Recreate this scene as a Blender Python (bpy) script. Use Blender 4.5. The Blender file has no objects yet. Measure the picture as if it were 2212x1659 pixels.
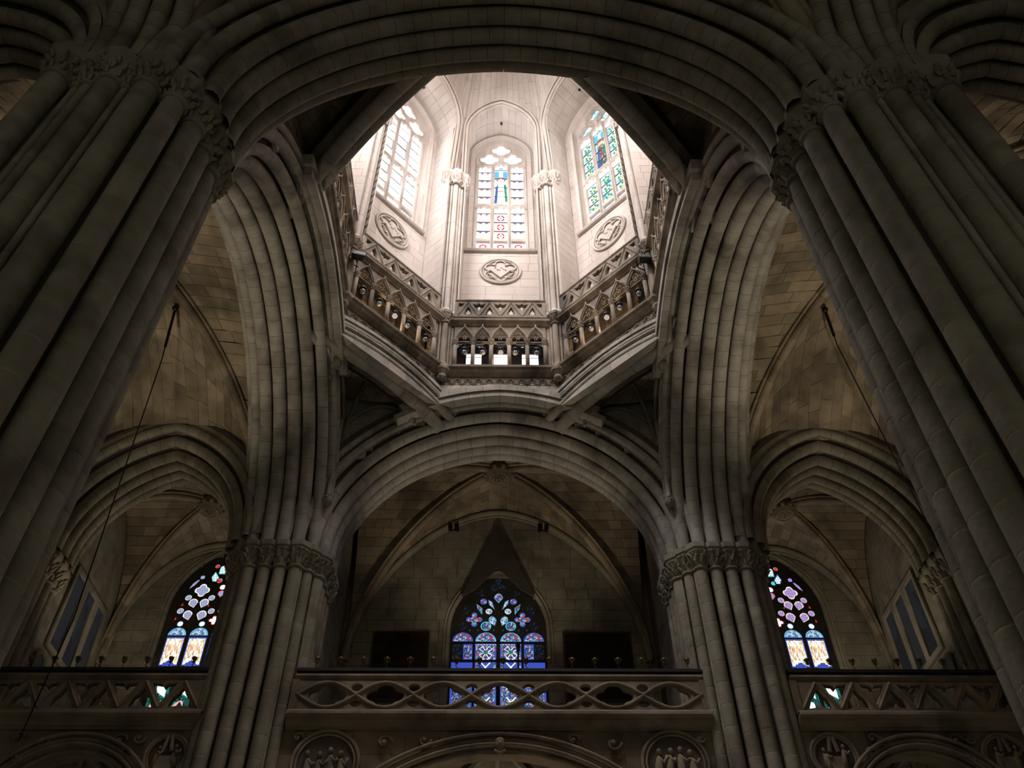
import bpy, math, random
import numpy as np
from mathutils import Matrix, Vector

random.seed(11)
S = bpy.context.scene
COL = S.collection
PI = math.pi

# ------------------------------------------------------------------ camera, world, light, exposure
cd = bpy.data.cameras.new('camera')
cd.sensor_width = 36.0
cd.lens = 1850.0 / 2212.0 * 36.0
cd.clip_end = 300
cam = bpy.data.objects.new('camera', cd)
COL.objects.link(cam)
cam.matrix_world = (Matrix.Translation((-0.08, 0, 1.6)) @ Matrix.Rotation(math.radians(-1.398), 4, 'Z')
                    @ Matrix.Rotation(math.radians(90 + 46.192), 4, 'X') @ Matrix.Rotation(math.radians(-0.517), 4, 'Z'))
S.camera = cam

world = bpy.data.worlds.new('world')
S.world = world
world.use_nodes = True
bg = world.node_tree.nodes['Background']
bg.inputs[0].default_value = (1.0, 0.94, 0.76, 1)      # dim warm light from the rest of the nave
bg.inputs[1].default_value = 0.115

S.view_settings.view_transform = 'Standard'
S.view_settings.look = 'None'
S.view_settings.exposure = 0.3
S.view_settings.gamma = 1.0
S.view_settings.use_curve_mapping = False
S.cycles.max_bounces = 4
S.cycles.diffuse_bounces = 4
S.cycles.glossy_bounces = 2
S.cycles.transmission_bounces = 2
S.cycles.caustics_reflective = False
S.cycles.caustics_refractive = False
S.cycles.sample_clamp_indirect = 4.0
S.cycles.use_denoising = True
S.cycles.adaptive_threshold = 0.03


def area_light(name, loc, direction, sx, sy, power, color):
    ld = bpy.data.lights.new(name, 'AREA')
    ld.shape = 'RECTANGLE'; ld.size = sx; ld.size_y = sy; ld.energy = power; ld.color = color
    o = bpy.data.objects.new(name, ld)
    o.location = loc
    o.rotation_euler = Vector(direction).to_track_quat('-Z', 'Z').to_euler()
    COL.objects.link(o)
    return o


# daylight through the lantern's windows on the camera's side (out of the picture)
DAY = (1.0, 0.915, 0.875)
area_light("window_daylight", (0.0, 8.2, 35.5), (0, 1, -0.75), 2.0, 8.0, 740, DAY)
area_light("window_daylight", (-4.3, 9.9, 35.5), (1, 1, -1.0), 2.0, 8.0, 2350, (1.0, 0.94, 0.94))
area_light("window_daylight", (4.3, 9.9, 35.5), (-1, 1, -1.0), 2.0, 8.0, 850, DAY)
area_light("window_daylight", (-5.7, 14.3, 35.5), (1, 0.1, -0.7), 2.0, 8.0, 1650, (1.0, 0.94, 0.94))
area_light("window_daylight", (5.7, 14.3, 35.5), (-1, 0.1, -0.7), 2.0, 8.0, 500, DAY)


# ------------------------------------------------------------------ materials
def newmat(name):
    m = bpy.data.materials.new(name)
    m.use_nodes = True
    nt = m.node_tree
    for n in list(nt.nodes):
        nt.nodes.remove(n)
    out = nt.nodes.new('ShaderNodeOutputMaterial')
    return m, nt, out


def stone(name, c1, c2, c3=None, rnd=0.25, scale=1.3, rough=0.9, bump=0.25, streak=0.0):
    """mottled stone: large patches between c1 and c2, stains towards c3, each block slightly its own tone"""
    m, nt, out = newmat(name)
    N, L = nt.nodes, nt.links
    bs = N.new('ShaderNodeBsdfPrincipled')
    bs.inputs['Roughness'].default_value = rough
    bs.inputs['Specular IOR Level'].default_value = 0.2
    L.new(bs.outputs[0], out.inputs[0])
    geo = N.new('ShaderNodeNewGeometry')
    mp = N.new('ShaderNodeMapping')
    mp.inputs['Scale'].default_value = (1, 1, 0.35 if streak else 1)
    L.new(geo.outputs['Position'], mp.inputs[0])
    n1 = N.new('ShaderNodeTexNoise'); n1.inputs['Scale'].default_value = scale; n1.inputs['Detail'].default_value = 3
    n1.inputs['Roughness'].default_value = 0.65
    L.new(mp.outputs[0], n1.inputs['Vector'])
    r1 = N.new('ShaderNodeValToRGB')
    r1.color_ramp.elements[0].position = 0.36; r1.color_ramp.elements[0].color = (*c1, 1)
    r1.color_ramp.elements[1].position = 0.66; r1.color_ramp.elements[1].color = (*c2, 1)
    L.new(n1.outputs[0], r1.inputs[0])
    col = r1.outputs[0]
    if c3:
        n2 = N.new('ShaderNodeTexNoise'); n2.inputs['Scale'].default_value = scale * 0.45; n2.inputs['Detail'].default_value = 3
        n2.inputs['Roughness'].default_value = 0.7
        L.new(mp.outputs[0], n2.inputs['Vector'])
        r2 = N.new('ShaderNodeValToRGB')
        r2.color_ramp.elements[0].position = 0.49; r2.color_ramp.elements[0].color = (0, 0, 0, 1)
        r2.color_ramp.elements[1].position = 0.67; r2.color_ramp.elements[1].color = (1, 1, 1, 1)
        L.new(n2.outputs[0], r2.inputs[0])
        mx = N.new('ShaderNodeMix'); mx.data_type = 'RGBA'
        mx.inputs[7].default_value = (*c3, 1)
        L.new(r2.outputs[0], mx.inputs[0]); L.new(col, mx.inputs[6])
        col = mx.outputs[2]
    if rnd:
        oi = N.new('ShaderNodeObjectInfo')
        mr = N.new('ShaderNodeMapRange')
        mr.inputs['To Min'].default_value = 1 - rnd; mr.inputs['To Max'].default_value = 1 + rnd
        L.new(oi.outputs['Random'], mr.inputs[0])
        mm = N.new('ShaderNodeVectorMath'); mm.operation = 'SCALE'
        L.new(col, mm.inputs[0]); L.new(mr.outputs[0], mm.inputs['Scale'])
        col = mm.outputs[0]
    L.new(col, bs.inputs['Base Color'])
    if bump:
        n3 = N.new('ShaderNodeTexNoise'); n3.inputs['Scale'].default_value = 9; n3.inputs['Detail'].default_value = 2
        L.new(geo.outputs['Position'], n3.inputs['Vector'])
        bp = N.new('ShaderNodeBump'); bp.inputs['Strength'].default_value = bump; bp.inputs['Distance'].default_value = 0.05
        L.new(n3.outputs[0], bp.inputs['Height']); L.new(bp.outputs[0], bs.inputs['Normal'])
    return m


def plain(name, c, rough=0.6, metal=0.0, spec=0.4):
    m, nt, out = newmat(name)
    bs = nt.nodes.new('ShaderNodeBsdfPrincipled')
    bs.inputs['Base Color'].default_value = (*c, 1)
    bs.inputs['Roughness'].default_value = rough
    bs.inputs['Metallic'].default_value = metal
    bs.inputs['Specular IOR Level'].default_value = spec
    nz = nt.nodes.new('ShaderNodeTexNoise'); nz.inputs['Scale'].default_value = 14
    bp = nt.nodes.new('ShaderNodeBump'); bp.inputs['Strength'].default_value = 0.08
    nt.links.new(nz.outputs[0], bp.inputs['Height']); nt.links.new(bp.outputs[0], bs.inputs['Normal'])
    nt.links.new(bs.outputs[0], out.inputs[0])
    return m


def glow(name, c, st):
    m, nt, out = newmat(name)
    e = nt.nodes.new('ShaderNodeEmission')
    e.inputs[0].default_value = (*c, 1); e.inputs[1].default_value = st
    nt.links.new(e.outputs[0], out.inputs[0])
    m.cycles.emission_sampling = 'NONE'
    return m


def leaded(name, base, line, dot, st, sc=9.0, lw=0.08, mode='lattice'):
    """daylit leaded glass: coloured ground crossed by lines, with spots in the meshes"""
    m, nt, out = newmat(name)
    N, L = nt.nodes, nt.links
    e = N.new('ShaderNodeEmission'); e.inputs[1].default_value = st
    tc = N.new('ShaderNodeTexCoord')
    if mode == 'lattice':
        mp = N.new('ShaderNodeMapping'); mp.inputs['Rotation'].default_value = (0, math.radians(12), 0)
        mp.inputs['Scale'].default_value = (sc, sc, sc)
        L.new(tc.outputs['Object'], mp.inputs[0])
        sp = N.new('ShaderNodeSeparateXYZ'); L.new(mp.outputs[0], sp.inputs[0])
        ds = []
        for ax in ('X', 'Z'):
            fr = N.new('ShaderNodeMath'); fr.operation = 'FRACT'; L.new(sp.outputs[ax], fr.inputs[0])
            sb = N.new('ShaderNodeMath'); sb.operation = 'SUBTRACT'; L.new(fr.outputs[0], sb.inputs[0]); sb.inputs[1].default_value = 0.5
            ab = N.new('ShaderNodeMath'); ab.operation = 'ABSOLUTE'; L.new(sb.outputs[0], ab.inputs[0])
            ds.append(ab)
        mn = N.new('ShaderNodeMath'); mn.operation = 'MINIMUM'; L.new(ds[0].outputs[0], mn.inputs[0]); L.new(ds[1].outputs[0], mn.inputs[1])
        mxn = N.new('ShaderNodeMath'); mxn.operation = 'MAXIMUM'; L.new(ds[0].outputs[0], mxn.inputs[0]); L.new(ds[1].outputs[0], mxn.inputs[1])
        l1 = N.new('ShaderNodeMath'); l1.operation = 'LESS_THAN'; L.new(mn.outputs[0], l1.inputs[0]); l1.inputs[1].default_value = lw
        d1 = N.new('ShaderNodeMath'); d1.operation = 'LESS_THAN'; L.new(mxn.outputs[0], d1.inputs[0]); d1.inputs[1].default_value = lw * 1.6
        fa, fb = l1, d1
    else:
        vo = N.new('ShaderNodeTexVoronoi'); vo.feature = 'DISTANCE_TO_EDGE'; vo.inputs['Scale'].default_value = sc
        L.new(tc.outputs['Object'], vo.inputs['Vector'])
        fa = N.new('ShaderNodeMath'); fa.operation = 'LESS_THAN'; L.new(vo.outputs['Distance'], fa.inputs[0]); fa.inputs[1].default_value = lw
        vc = N.new('ShaderNodeTexVoronoi'); vc.inputs['Scale'].default_value = sc
        L.new(tc.outputs['Object'], vc.inputs['Vector'])
        spc = N.new('ShaderNodeSeparateColor'); L.new(vc.outputs['Color'], spc.inputs[0])
        fb = N.new('ShaderNodeMath'); fb.operation = 'GREATER_THAN'; L.new(spc.outputs[0], fb.inputs[0]); fb.inputs[1].default_value = 0.72
    m1 = N.new('ShaderNodeMix'); m1.data_type = 'RGBA'
    if mode == 'lattice':
        m1.inputs[6].default_value = (*base, 1); m1.inputs[7].default_value = (*line, 1); L.new(fa.outputs[0], m1.inputs[0])
    else:
        m1.inputs[6].default_value = (*base, 1); m1.inputs[7].default_value = (*dot, 1); L.new(fb.outputs[0], m1.inputs[0])
    m2 = N.new('ShaderNodeMix'); m2.data_type = 'RGBA'; L.new(m1.outputs[2], m2.inputs[6])
    if mode == 'lattice':
        m2.inputs[7].default_value = (*dot, 1); L.new(fb.outputs[0], m2.inputs[0])
    else:
        m2.inputs[7].default_value = (*line, 1); L.new(fa.outputs[0], m2.inputs[0])
    L.new(m2.outputs[2], e.inputs[0]); L.new(e.outputs[0], out.inputs[0])
    m.cycles.emission_sampling = 'NONE'
    return m


def mosaic(name, cols, st, scale=(10, 10, 4), lw=0.05, lead=(0.01, 0.01, 0.015)):
    """daylit glass of many small coloured pieces with dark leads"""
    m, nt, out = newmat(name)
    N, L = nt.nodes, nt.links
    e = N.new('ShaderNodeEmission'); e.inputs[1].default_value = st
    tc = N.new('ShaderNodeTexCoord')
    mp = N.new('ShaderNodeMapping'); mp.inputs['Scale'].default_value = scale
    L.new(tc.outputs['Object'], mp.inputs[0])
    vo = N.new('ShaderNodeTexVoronoi'); vo.inputs['Scale'].default_value = 1; L.new(mp.outputs[0], vo.inputs['Vector'])
    sp = N.new('ShaderNodeSeparateColor'); L.new(vo.outputs['Color'], sp.inputs[0])
    rp = N.new('ShaderNodeValToRGB'); rp.color_ramp.interpolation = 'CONSTANT'
    el = rp.color_ramp.elements
    while len(el) < len(cols):
        el.new(0.5)
    for i, c in enumerate(cols):
        el[i].position = i / len(cols); el[i].color = (*c, 1)
    L.new(sp.outputs[0], rp.inputs[0])
    ve = N.new('ShaderNodeTexVoronoi'); ve.feature = 'DISTANCE_TO_EDGE'; ve.inputs['Scale'].default_value = 1
    L.new(mp.outputs[0], ve.inputs['Vector'])
    lt = N.new('ShaderNodeMath'); lt.operation = 'LESS_THAN'; L.new(ve.outputs['Distance'], lt.inputs[0]); lt.inputs[1].default_value = lw
    mx = N.new('ShaderNodeMix'); mx.data_type = 'RGBA'; mx.inputs[7].default_value = (*lead, 1)
    L.new(rp.outputs[0], mx.inputs[6]); L.new(lt.outputs[0], mx.inputs[0])
    L.new(mx.outputs[2], e.inputs[0]); L.new(e.outputs[0], out.inputs[0])
    m.cycles.emission_sampling = 'NONE'
    return m


STONE = stone('nave_stone', (0.265, 0.245, 0.19), (0.36, 0.335, 0.27), (0.18, 0.16, 0.125), rnd=0.08)
STONE_D = stone('vault_stone', (0.25, 0.205, 0.145), (0.39, 0.325, 0.235), (0.14, 0.117, 0.085), rnd=0.24, scale=0.9)
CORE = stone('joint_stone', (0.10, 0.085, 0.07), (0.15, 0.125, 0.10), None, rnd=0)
MORTAR = stone('pale_mortar', (0.42, 0.36, 0.27), (0.52, 0.45, 0.34), (0.2, 0.16, 0.12), rnd=0)
CROSS = stone('crossing_stone', (0.38, 0.365, 0.325), (0.50, 0.48, 0.435), (0.22, 0.205, 0.18), rnd=0.08)
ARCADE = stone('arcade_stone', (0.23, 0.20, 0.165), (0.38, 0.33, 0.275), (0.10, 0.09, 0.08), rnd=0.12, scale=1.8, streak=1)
PALE = stone('clean_stone', (0.51, 0.458, 0.418), (0.59, 0.543, 0.508), (0.43, 0.376, 0.332), rnd=0.05, scale=0.8, bump=0.1, streak=1)
PALEJ = stone('clean_joint', (0.39, 0.348, 0.311), (0.44, 0.40, 0.36), None, rnd=0, bump=0)
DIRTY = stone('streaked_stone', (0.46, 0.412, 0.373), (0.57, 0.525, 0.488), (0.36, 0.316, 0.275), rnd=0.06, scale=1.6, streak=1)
IRON = plain('black_iron', (0.012, 0.012, 0.014), 0.5, 0.3)
BLUEBLACK = plain('dark_shutter', (0.012, 0.014, 0.022), 0.6)
GOLD = plain('worn_gilt', (0.42, 0.27, 0.09), 0.35, 0.8)
WOOD = plain('dark_wood', (0.05, 0.035, 0.022), 0.7)
SKYGLOW = glow('daylight_opening', (0.93, 0.97, 1.0), 3.0)


# ------------------------------------------------------------------ geometry helpers
class G:
    def __init__(s):
        s.V = []; s.F = []

    def add(s, V, F):
        n = len(s.V); s.V += [tuple(v) for v in V]; s.F += [tuple(i + n for i in f) for f in F]
        return s

    def box(s, x0, x1, y0, y1, z0, z1):
        return s.hexa([(x0, y0, z0), (x1, y0, z0), (x1, y1, z0), (x0, y1, z0), (x0, y0, z1), (x1, y0, z1), (x1, y1, z1), (x0, y1, z1)])

    def hexa(s, p):
        return s.add(p, [(0, 3, 2, 1), (4, 5, 6, 7), (0, 1, 5, 4), (1, 2, 6, 5), (2, 3, 7, 6), (3, 0, 4, 7)])

    def slab(s, c, n, th):
        """polygon c (ccw seen from the front) with skirts going th back along -n"""
        k = len(c); n = np.array(n)
        b = [tuple(np.array(p) - n * th) for p in c]
        return s.add(list(c) + b, [tuple(range(k))] + [(i, i + k, (i + 1) % k + k, (i + 1) % k) for i in range(k)])

    def prism(s, poly, y0, y1):
        k = len(poly)
        return s.add([(x, y0, z) for x, z in poly] + [(x, y1, z) for x, z in poly],
                     [tuple(range(k)), tuple(range(2 * k - 1, k - 1, -1))] + [(i, i + k, (i + 1) % k + k, (i + 1) % k) for i in range(k)])

    def lathe(s, prof, n=16, c=(0, 0, 0), mod=None, a0=0.0):
        V = []
        for j, (r, z) in enumerate(prof):
            for i in range(n):
                a = a0 + 2 * PI * i / n
                rr = r * (mod(a, j) if mod else 1)
                V.append((c[0] + rr * math.cos(a), c[1] + rr * math.sin(a), c[2] + z))
        F = []
        for j in range(len(prof) - 1):
            for i in range(n):
                F.append((j * n + i, j * n + (i + 1) % n, (j + 1) * n + (i + 1) % n, (j + 1) * n + i))
        F.append(tuple(range(n - 1, -1, -1))); F.append(tuple((len(prof) - 1) * n + i for i in range(n)))
        return s.add(V, F)

    def tube(s, pts, r, n=8, closed=False, caps=True):
        P = [np.array(p, float) for p in pts]
        m = len(P); V = []
        up = None
        for i in range(m):
            a = P[i - 1] if (i > 0 or closed) else P[i]
            b = P[(i + 1) % m] if (i < m - 1 or closed) else P[i]
            t = b - a; t /= (np.linalg.norm(t) + 1e-9)
            if up is None:
                up = np.array((0, 0, 1.)) if abs(t[2]) < 0.9 else np.array((0, 1., 0))
            x = np.cross(t, up); x /= (np.linalg.norm(x) + 1e-9); y = np.cross(x, t); up = y
            rr = r[i] if hasattr(r, '__len__') else r
            for k in range(n):
                an = 2 * PI * k / n
                V.append(tuple(P[i] + rr * (math.cos(an) * x + math.sin(an) * y)))
        F = []
        for i in range(m if closed else m - 1):
            j = (i + 1) % m
            for k in range(n):
                F.append((i * n + k, i * n + (k + 1) % n, j * n + (k + 1) % n, j * n + k))
        if not closed and caps:
            F.append(tuple(range(n - 1, -1, -1))); F.append(tuple((m - 1) * n + k for k in range(n)))
        return s.add(V, F)

    def ball(s, c, r, n=10, m=6, sz=1.0):
        return s.lathe([(max(1e-3, r * math.sin(PI * j / m)), -r * sz * math.cos(PI * j / m)) for j in range(m + 1)], n, c)

    def mesh(s, name, mat, smooth=False):
        me = bpy.data.meshes.new(name)
        me.from_pydata(s.V, [], s.F)
        if mat:
            me.materials.append(mat)
        if smooth:
            me.polygons.foreach_set('use_smooth', [len(f) < 5 for f in s.F])   # caps stay flat
        return me


def obj(name, me, parent=None, M=None, kind=None, label=None, cat=None, group=None):
    o = bpy.data.objects.new(name, me)
    COL.objects.link(o)
    if parent is not None:
        o.parent = parent
    if M is not None:
        o.matrix_local = M
    return tag(o, kind, label, cat, group)


def tag(o, kind=None, label=None, cat=None, group=None):
    if kind: o['kind'] = kind
    if label: o['label'] = label
    if cat: o['category'] = cat
    if group: o['group'] = group
    return o


def empty(name, loc=(0, 0, 0), M=None, **k):
    o = bpy.data.objects.new(name, None)
    o.empty_display_size = 0.2
    COL.objects.link(o)
    o.matrix_world = M if M is not None else Matrix.Translation(loc)
    return tag(o, **k)


def frame(o, ex):
    """right-handed frame: x along ex (horizontal), y = left normal, z up"""
    ex = Vector((ex[0], ex[1], 0)).normalized(); ey = Vector((-ex.y, ex.x, 0))
    return Matrix(((ex.x, ey.x, 0, o[0]), (ex.y, ey.y, 0, o[1]), (0, 0, 1, o[2] if len(o) > 2 else 0), (0, 0, 0, 1)))


def plate(name, loops, depth, bevel, mat):
    """openwork stone plate: outer loop with holes, in the XZ plane, centred on y=0"""
    cu = bpy.data.curves.new(name, 'CURVE')
    cu.dimensions = '2D'; cu.fill_mode = 'BOTH'; cu.extrude = depth / 2; cu.bevel_depth = bevel; cu.bevel_resolution = 0
    for lp in loops:
        sp = cu.splines.new('POLY')
        sp.points.add(len(lp) - 1)
        sp.points.foreach_set('co', [c for p in lp for c in (p[0], p[1], 0, 1)])
        sp.use_cyclic_u = True
    ob = bpy.data.objects.new(name, cu)
    me = bpy.data.meshes.new_from_object(ob)
    me.transform(Matrix.Rotation(PI / 2, 4, 'X'))
    bpy.data.objects.remove(ob); bpy.data.curves.remove(cu)
    me.materials.clear(); me.materials.append(mat)
    me.name = name
    return me


def rect(x0, x1, z0, z1):
    return [(x0, z0), (x1, z0), (x1, z1), (x0, z1)]


def foil(cx, cz, R, k=4, rot=0.0, n=9, d=0.55, sx=1.0):
    """k-lobed outline"""
    r = 1 - d; out = []
    for i in range(k):
        for j in range(n):
            ph = (-0.5 + (j + 0.5) / n) * 2 * PI / k
            q = r * r - (d * math.sin(ph)) ** 2
            rad = (d * math.cos(ph) + math.sqrt(max(q, 0.0))) * R
            a = rot + 2 * PI * i / k + ph
            out.append((cx + sx * rad * math.cos(a), cz + rad * math.sin(a)))
    return out


def circ(cx, cz, r, n=18, sz=1.0):
    return [(cx + r * math.cos(2 * PI * i / n), cz + sz * r * math.sin(2 * PI * i / n)) for i in range(n)]


def drop(cx, cz, w, h, ang=0.0, n=16):
    """teardrop: round head up, point down, turned by ang"""
    out = []
    for i in range(n):
        t = 2 * PI * i / n
        x = w / 2 * math.cos(t); z = h / 2 * math.sin(t)
        if z < 0:
            x *= (1 + z / (h / 2)) ** 0.75 if z > -h / 2 + 1e-6 else 0
        out.append((cx + x * math.cos(ang) - z * math.sin(ang), cz + x * math.sin(ang) + z * math.cos(ang)))
    return out


def lancet(cx, w, z0, z1, n=10, pointed=0.0):
    """upright light with a round (or pointed) head"""
    h = w / 2; out = [(cx - h, z0), (cx + h, z0)]
    R = h * (1 + pointed); c = R - h
    fm = math.acos(c / R)
    rise = R * math.sin(fm)
    zs = z1 - rise
    for i in range(n + 1):
        a = fm * i / n
        out.append((cx + R * math.cos(a) - c, zs + R * math.sin(a)))
    for i in range(n, -1, -1):
        a = fm * i / n
        if i < n or pointed == 0:
            out.append((cx - R * math.cos(a) + c, zs + R * math.sin(a)))
    return out[:-1] + [out[-1]]


def flat(loop, y, mat, name='pane'):
    return G().add([(x, y, z) for x, z in loop], [tuple(range(len(loop)))]).mesh(name, mat)


# ------------------------------------------------------------------ masonry
def stones(parent, quads, mat, th=0.05, gap=0.006, name='stone', limit=300):
    """each quad (4 corners, outward normal) becomes a block of its own; past the limit the rest are joined"""
    rest = None
    for i, (q, n) in enumerate(quads):
        q = [np.array(p, float) for p in q]
        c = sum(q) / 4
        out = []
        for j in range(4):
            d = q[j] - c
            a = q[(j + 1) % 4] - q[j]; b = q[j - 1] - q[j]
            la, lb = np.linalg.norm(a) + 1e-9, np.linalg.norm(b) + 1e-9
            out.append(q[j] + a / la * min(gap, la * .2) + b / lb * min(gap, lb * .2) + np.array(n) * random.uniform(-.004, .004))
        if i < limit:
            g = G().slab([p - c for p in out], n, th)
            obj(name, g.mesh(name, mat), parent, Matrix.Translation(c))
        else:
            rest = rest or G()
            rest.slab(out, n, th)
    if rest:
        obj(name + '_field', rest.mesh(name, mat), parent, kind='stuff')


def wall_quads(u0, u1, w0, w1, ch, bl, point, normal, keep=None, jit=0.25):
    """running-bond quads on a plane or surface point(u, w)"""
    out = []; n = max(1, round((w1 - w0) / ch)); h = (w1 - w0) / n
    for i in range(n):
        a, b = w0 + i * h, w0 + (i + 1) * h
        u = u0 - random.uniform(0, bl * .8)
        while u < u1 - 1e-6:
            l = bl * random.uniform(1 - jit, 1 + jit)
            s, e = max(u, u0), min(u + l, u1)
            if u1 - e < bl * .25: e = u1
            u = e if e >= u1 else u + l
            if e - s < 0.03: continue
            if keep and not keep(s, e, a, b): continue
            q = [point(s, a), point(e, a), point(e, b), point(s, b)]
            out.append((q, normal((s + e) / 2, (a + b) / 2)))
    return out


class Arch:
    """pointed or round arch in its own frame: u along the span, t across the wall, z up"""
    def __init__(s, M, a, R, z0, rise=None, k=0.0):
        s.M = M; s.a = a; s.R = R; s.c = math.sqrt(max(R * R - k * k, 0)) - a; s.k = k; s.z0 = z0
        nat = math.sqrt(R * R - s.c ** 2) - k
        s.sz = rise / nat if rise else 1.0
        s.f0 = math.asin(k / R)

    def fmax(s, r): return math.acos(max(-1, min(1, s.c / (s.R + r))))

    def p(s, side, f, r, t):
        """f from 0 (springing) to 1 (apex)"""
        ph = s.f0 + (s.fmax(r) - s.f0) * f
        return (side * ((s.R + r) * math.cos(ph) - s.c), t, s.z0 + ((s.R + r) * math.sin(ph) - s.k) * s.sz)

    def length(s, r): return (s.fmax(r) - s.f0) * (s.R + r)

    def sweep(s, prof, steps=14, f0=0.0, closed=False, g=None):
        g = g or G(); m = len(prof)
        V = []
        for side in (-1, 1):
            fs = [f0 + (1 - f0) * i / steps for i in range(steps + 1)]
            for f in (fs if side < 0 else fs[::-1][1:]):
                V += [s.p(side, f, r, t) for t, r in prof]
        F = []
        for i in range(2 * steps):
            for j in range(m if closed else m - 1):
                F.append((i * m + j, i * m + (j + 1) % m, (i + 1) * m + (j + 1) % m, (i + 1) * m + j))
        return g.add(V, F)

    def rolls(s, parent, rolls, mat, vl=0.5, f0=0.0, f1=1.0, name='voussoir', na=8):
        for (t, r, rad) in rolls:
            part = empty_child('roll_moulding', parent)
            n = max(2, round(s.length(r) / vl)); ph = random.uniform(0, .4)
            cuts = [-.02] + [min(1, max(0, (i + ph) / n)) for i in range(1, n)] + [1.0]
            for side in (-1, 1):
                for i in range(len(cuts) - 1):
                    a, b = cuts[i], cuts[i + 1]
                    if b <= f0 or a >= f1: continue
                    e = 0.0045 / s.length(r)
                    V = []; st = 2
                    for q in range(st + 1):
                        f = a + e + (b - a - 2 * e) * q / st
                        for k in range(na):
                            al = math.radians(-125 + 250 * k / (na - 1))
                            V.append(s.p(side, f, r - rad * math.cos(al), t + rad * math.sin(al)))
                    F = [(q * na + k, q * na + k + 1, (q + 1) * na + k + 1, (q + 1) * na + k) for q in range(st) for k in range(na - 1)]
                    obj(name, G().add(V, F).mesh(name, mat, True), part)
            del part

    def bands(s, parent, t, r0, r1, mat, vl=0.5, f0=0.0, th=0.12, name='voussoir', f1=1.0):
        """flat voussoirs on the face of the arch at depth t"""
        n = max(2, round(s.length(r0) / vl)); part = empty_child('face_band', parent)
        for side in (-1, 1):
            for i in range(n):
                a, b = i / n, (i + 1) / n
                if b <= f0 or a >= f1: continue
                e = 0.005 / s.length(r0)
                g = G(); st = 2; V = []
                for q in range(st + 1):
                    f = a + e + (b - a - 2 * e) * q / st
                    V += [s.p(side, f, r0 + .005, t), s.p(side, f, r1 - .005, t), s.p(side, f, r1 - .005, t + th), s.p(side, f, r0 + .005, t + th)]
                F = [(q * 4 + k, q * 4 + (k + 1) % 4, (q + 1) * 4 + (k + 1) % 4, (q + 1) * 4 + k) for q in range(st) for k in range(4)]
                F += [(0, 1, 2, 3), (st * 4 + 3, st * 4 + 2, st * 4 + 1, st * 4)]
                obj(name, g.add(V, F).mesh(name, mat), part)

    def core(s, parent, rolls, mat, top, tlo=None, thi=None, f0=0.0, name='arch_core'):
        rs = sorted(rolls)
        tlo = rs[0][0] - .06 if tlo is None else tlo; thi = rs[-1][0] + .06 if thi is None else thi
        pr = [(tlo, top), (tlo, rs[0][1] + .02)]
        for i, (t, r, rad) in enumerate(rs):
            pr.append((t, r + .0))
            if i < len(rs) - 1:
                t2, r2, rad2 = rs[i + 1]
                pr.append(((t + t2) / 2, max(r, r2) + .11))
        pr += [(thi, rs[-1][1] + .02), (thi, top)]
        obj(name, s.sweep(pr, f0=f0).mesh(name, mat), parent)


def empty_child(name, parent):
    o = bpy.data.objects.new(name, None); o.empty_display_size = .1
    COL.objects.link(o); o.parent = parent
    return o
# ================================================================== LARGE STRUCTURE
ZC = 15.85                    # top of the abaci, springing of the arches
YN, YF, YM = 7.4, 21.2, 14.3  # near piers, far piers, middle of the crossing
SIDE = {-1: 'left', 1: 'right'}

fl = G().box(-16, 16, -9, 30, -0.3, 0.0)
obj('floor', fl.mesh('floor', stone('floor_stone', (0.60, 0.56, 0.48), (0.70, 0.66, 0.57), rnd=0)), kind='structure',
    label='stone floor of the nave far below the lantern', cat='floor')

# ------------------------------------------------------------------ compound piers
_drum = {}


def drum_mesh(r, h, mat):
    k = (round(r, 3), round(h, 3), mat.name)
    if k not in _drum:
        me = G().lathe([(r - .006, 0.0), (r - .001, 0.009), (r, .03), (r, h - .03), (r - .001, h - .009), (r - .006, h)], 14).mesh('drum', mat, True)
        me.materials.append(MORTAR)
        for i, p in enumerate(me.polygons):                 # pale joint at both ends
            if i < 14 or 56 <= i < 70: p.material_index = 1
        _drum[k] = me
    return _drum[k]


_cap = {}


def capital_mesh(r, h, mat, seed):
    key = (round(r, 3), h, mat.name, seed % 4)
    if key in _cap: return _cap[key]
    rg = random.Random(seed % 4)
    g = G()
    g.lathe([(r + .015, 0), (r + .05, .02), (r + .05, .06), (r + .01, .08), (r + .02, h * .3), (r + .06, h * .75), (r + .10, h)], 12)
    for row, (zz, n, off) in enumerate(((.2, 7, 0), (.46, 8, .4), (.70, 9, .15))):      # curling leaves in three rows
        for i in range(n):
            a = off + 2 * PI * i / n + rg.uniform(-.12, .12)
            c, s_ = math.cos(a), math.sin(a); t = rg.uniform(-.03, .03)
            rr = r + .015 + .03 * row; L = h * .34
            P = [(rr, h * zz), (rr + .03, h * zz + L * .5), (rr + .075, h * zz + L * .85), (rr + .10, h * zz + L * .72)]
            g.tube([(q * c - t * k * s_, q * s_ + t * k * c, z) for k, (q, z) in enumerate(P)], [.03, .05, .04, .02], 5)
    _cap[key] = g.mesh('capital', mat, False)
    return _cap[key]


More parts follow.
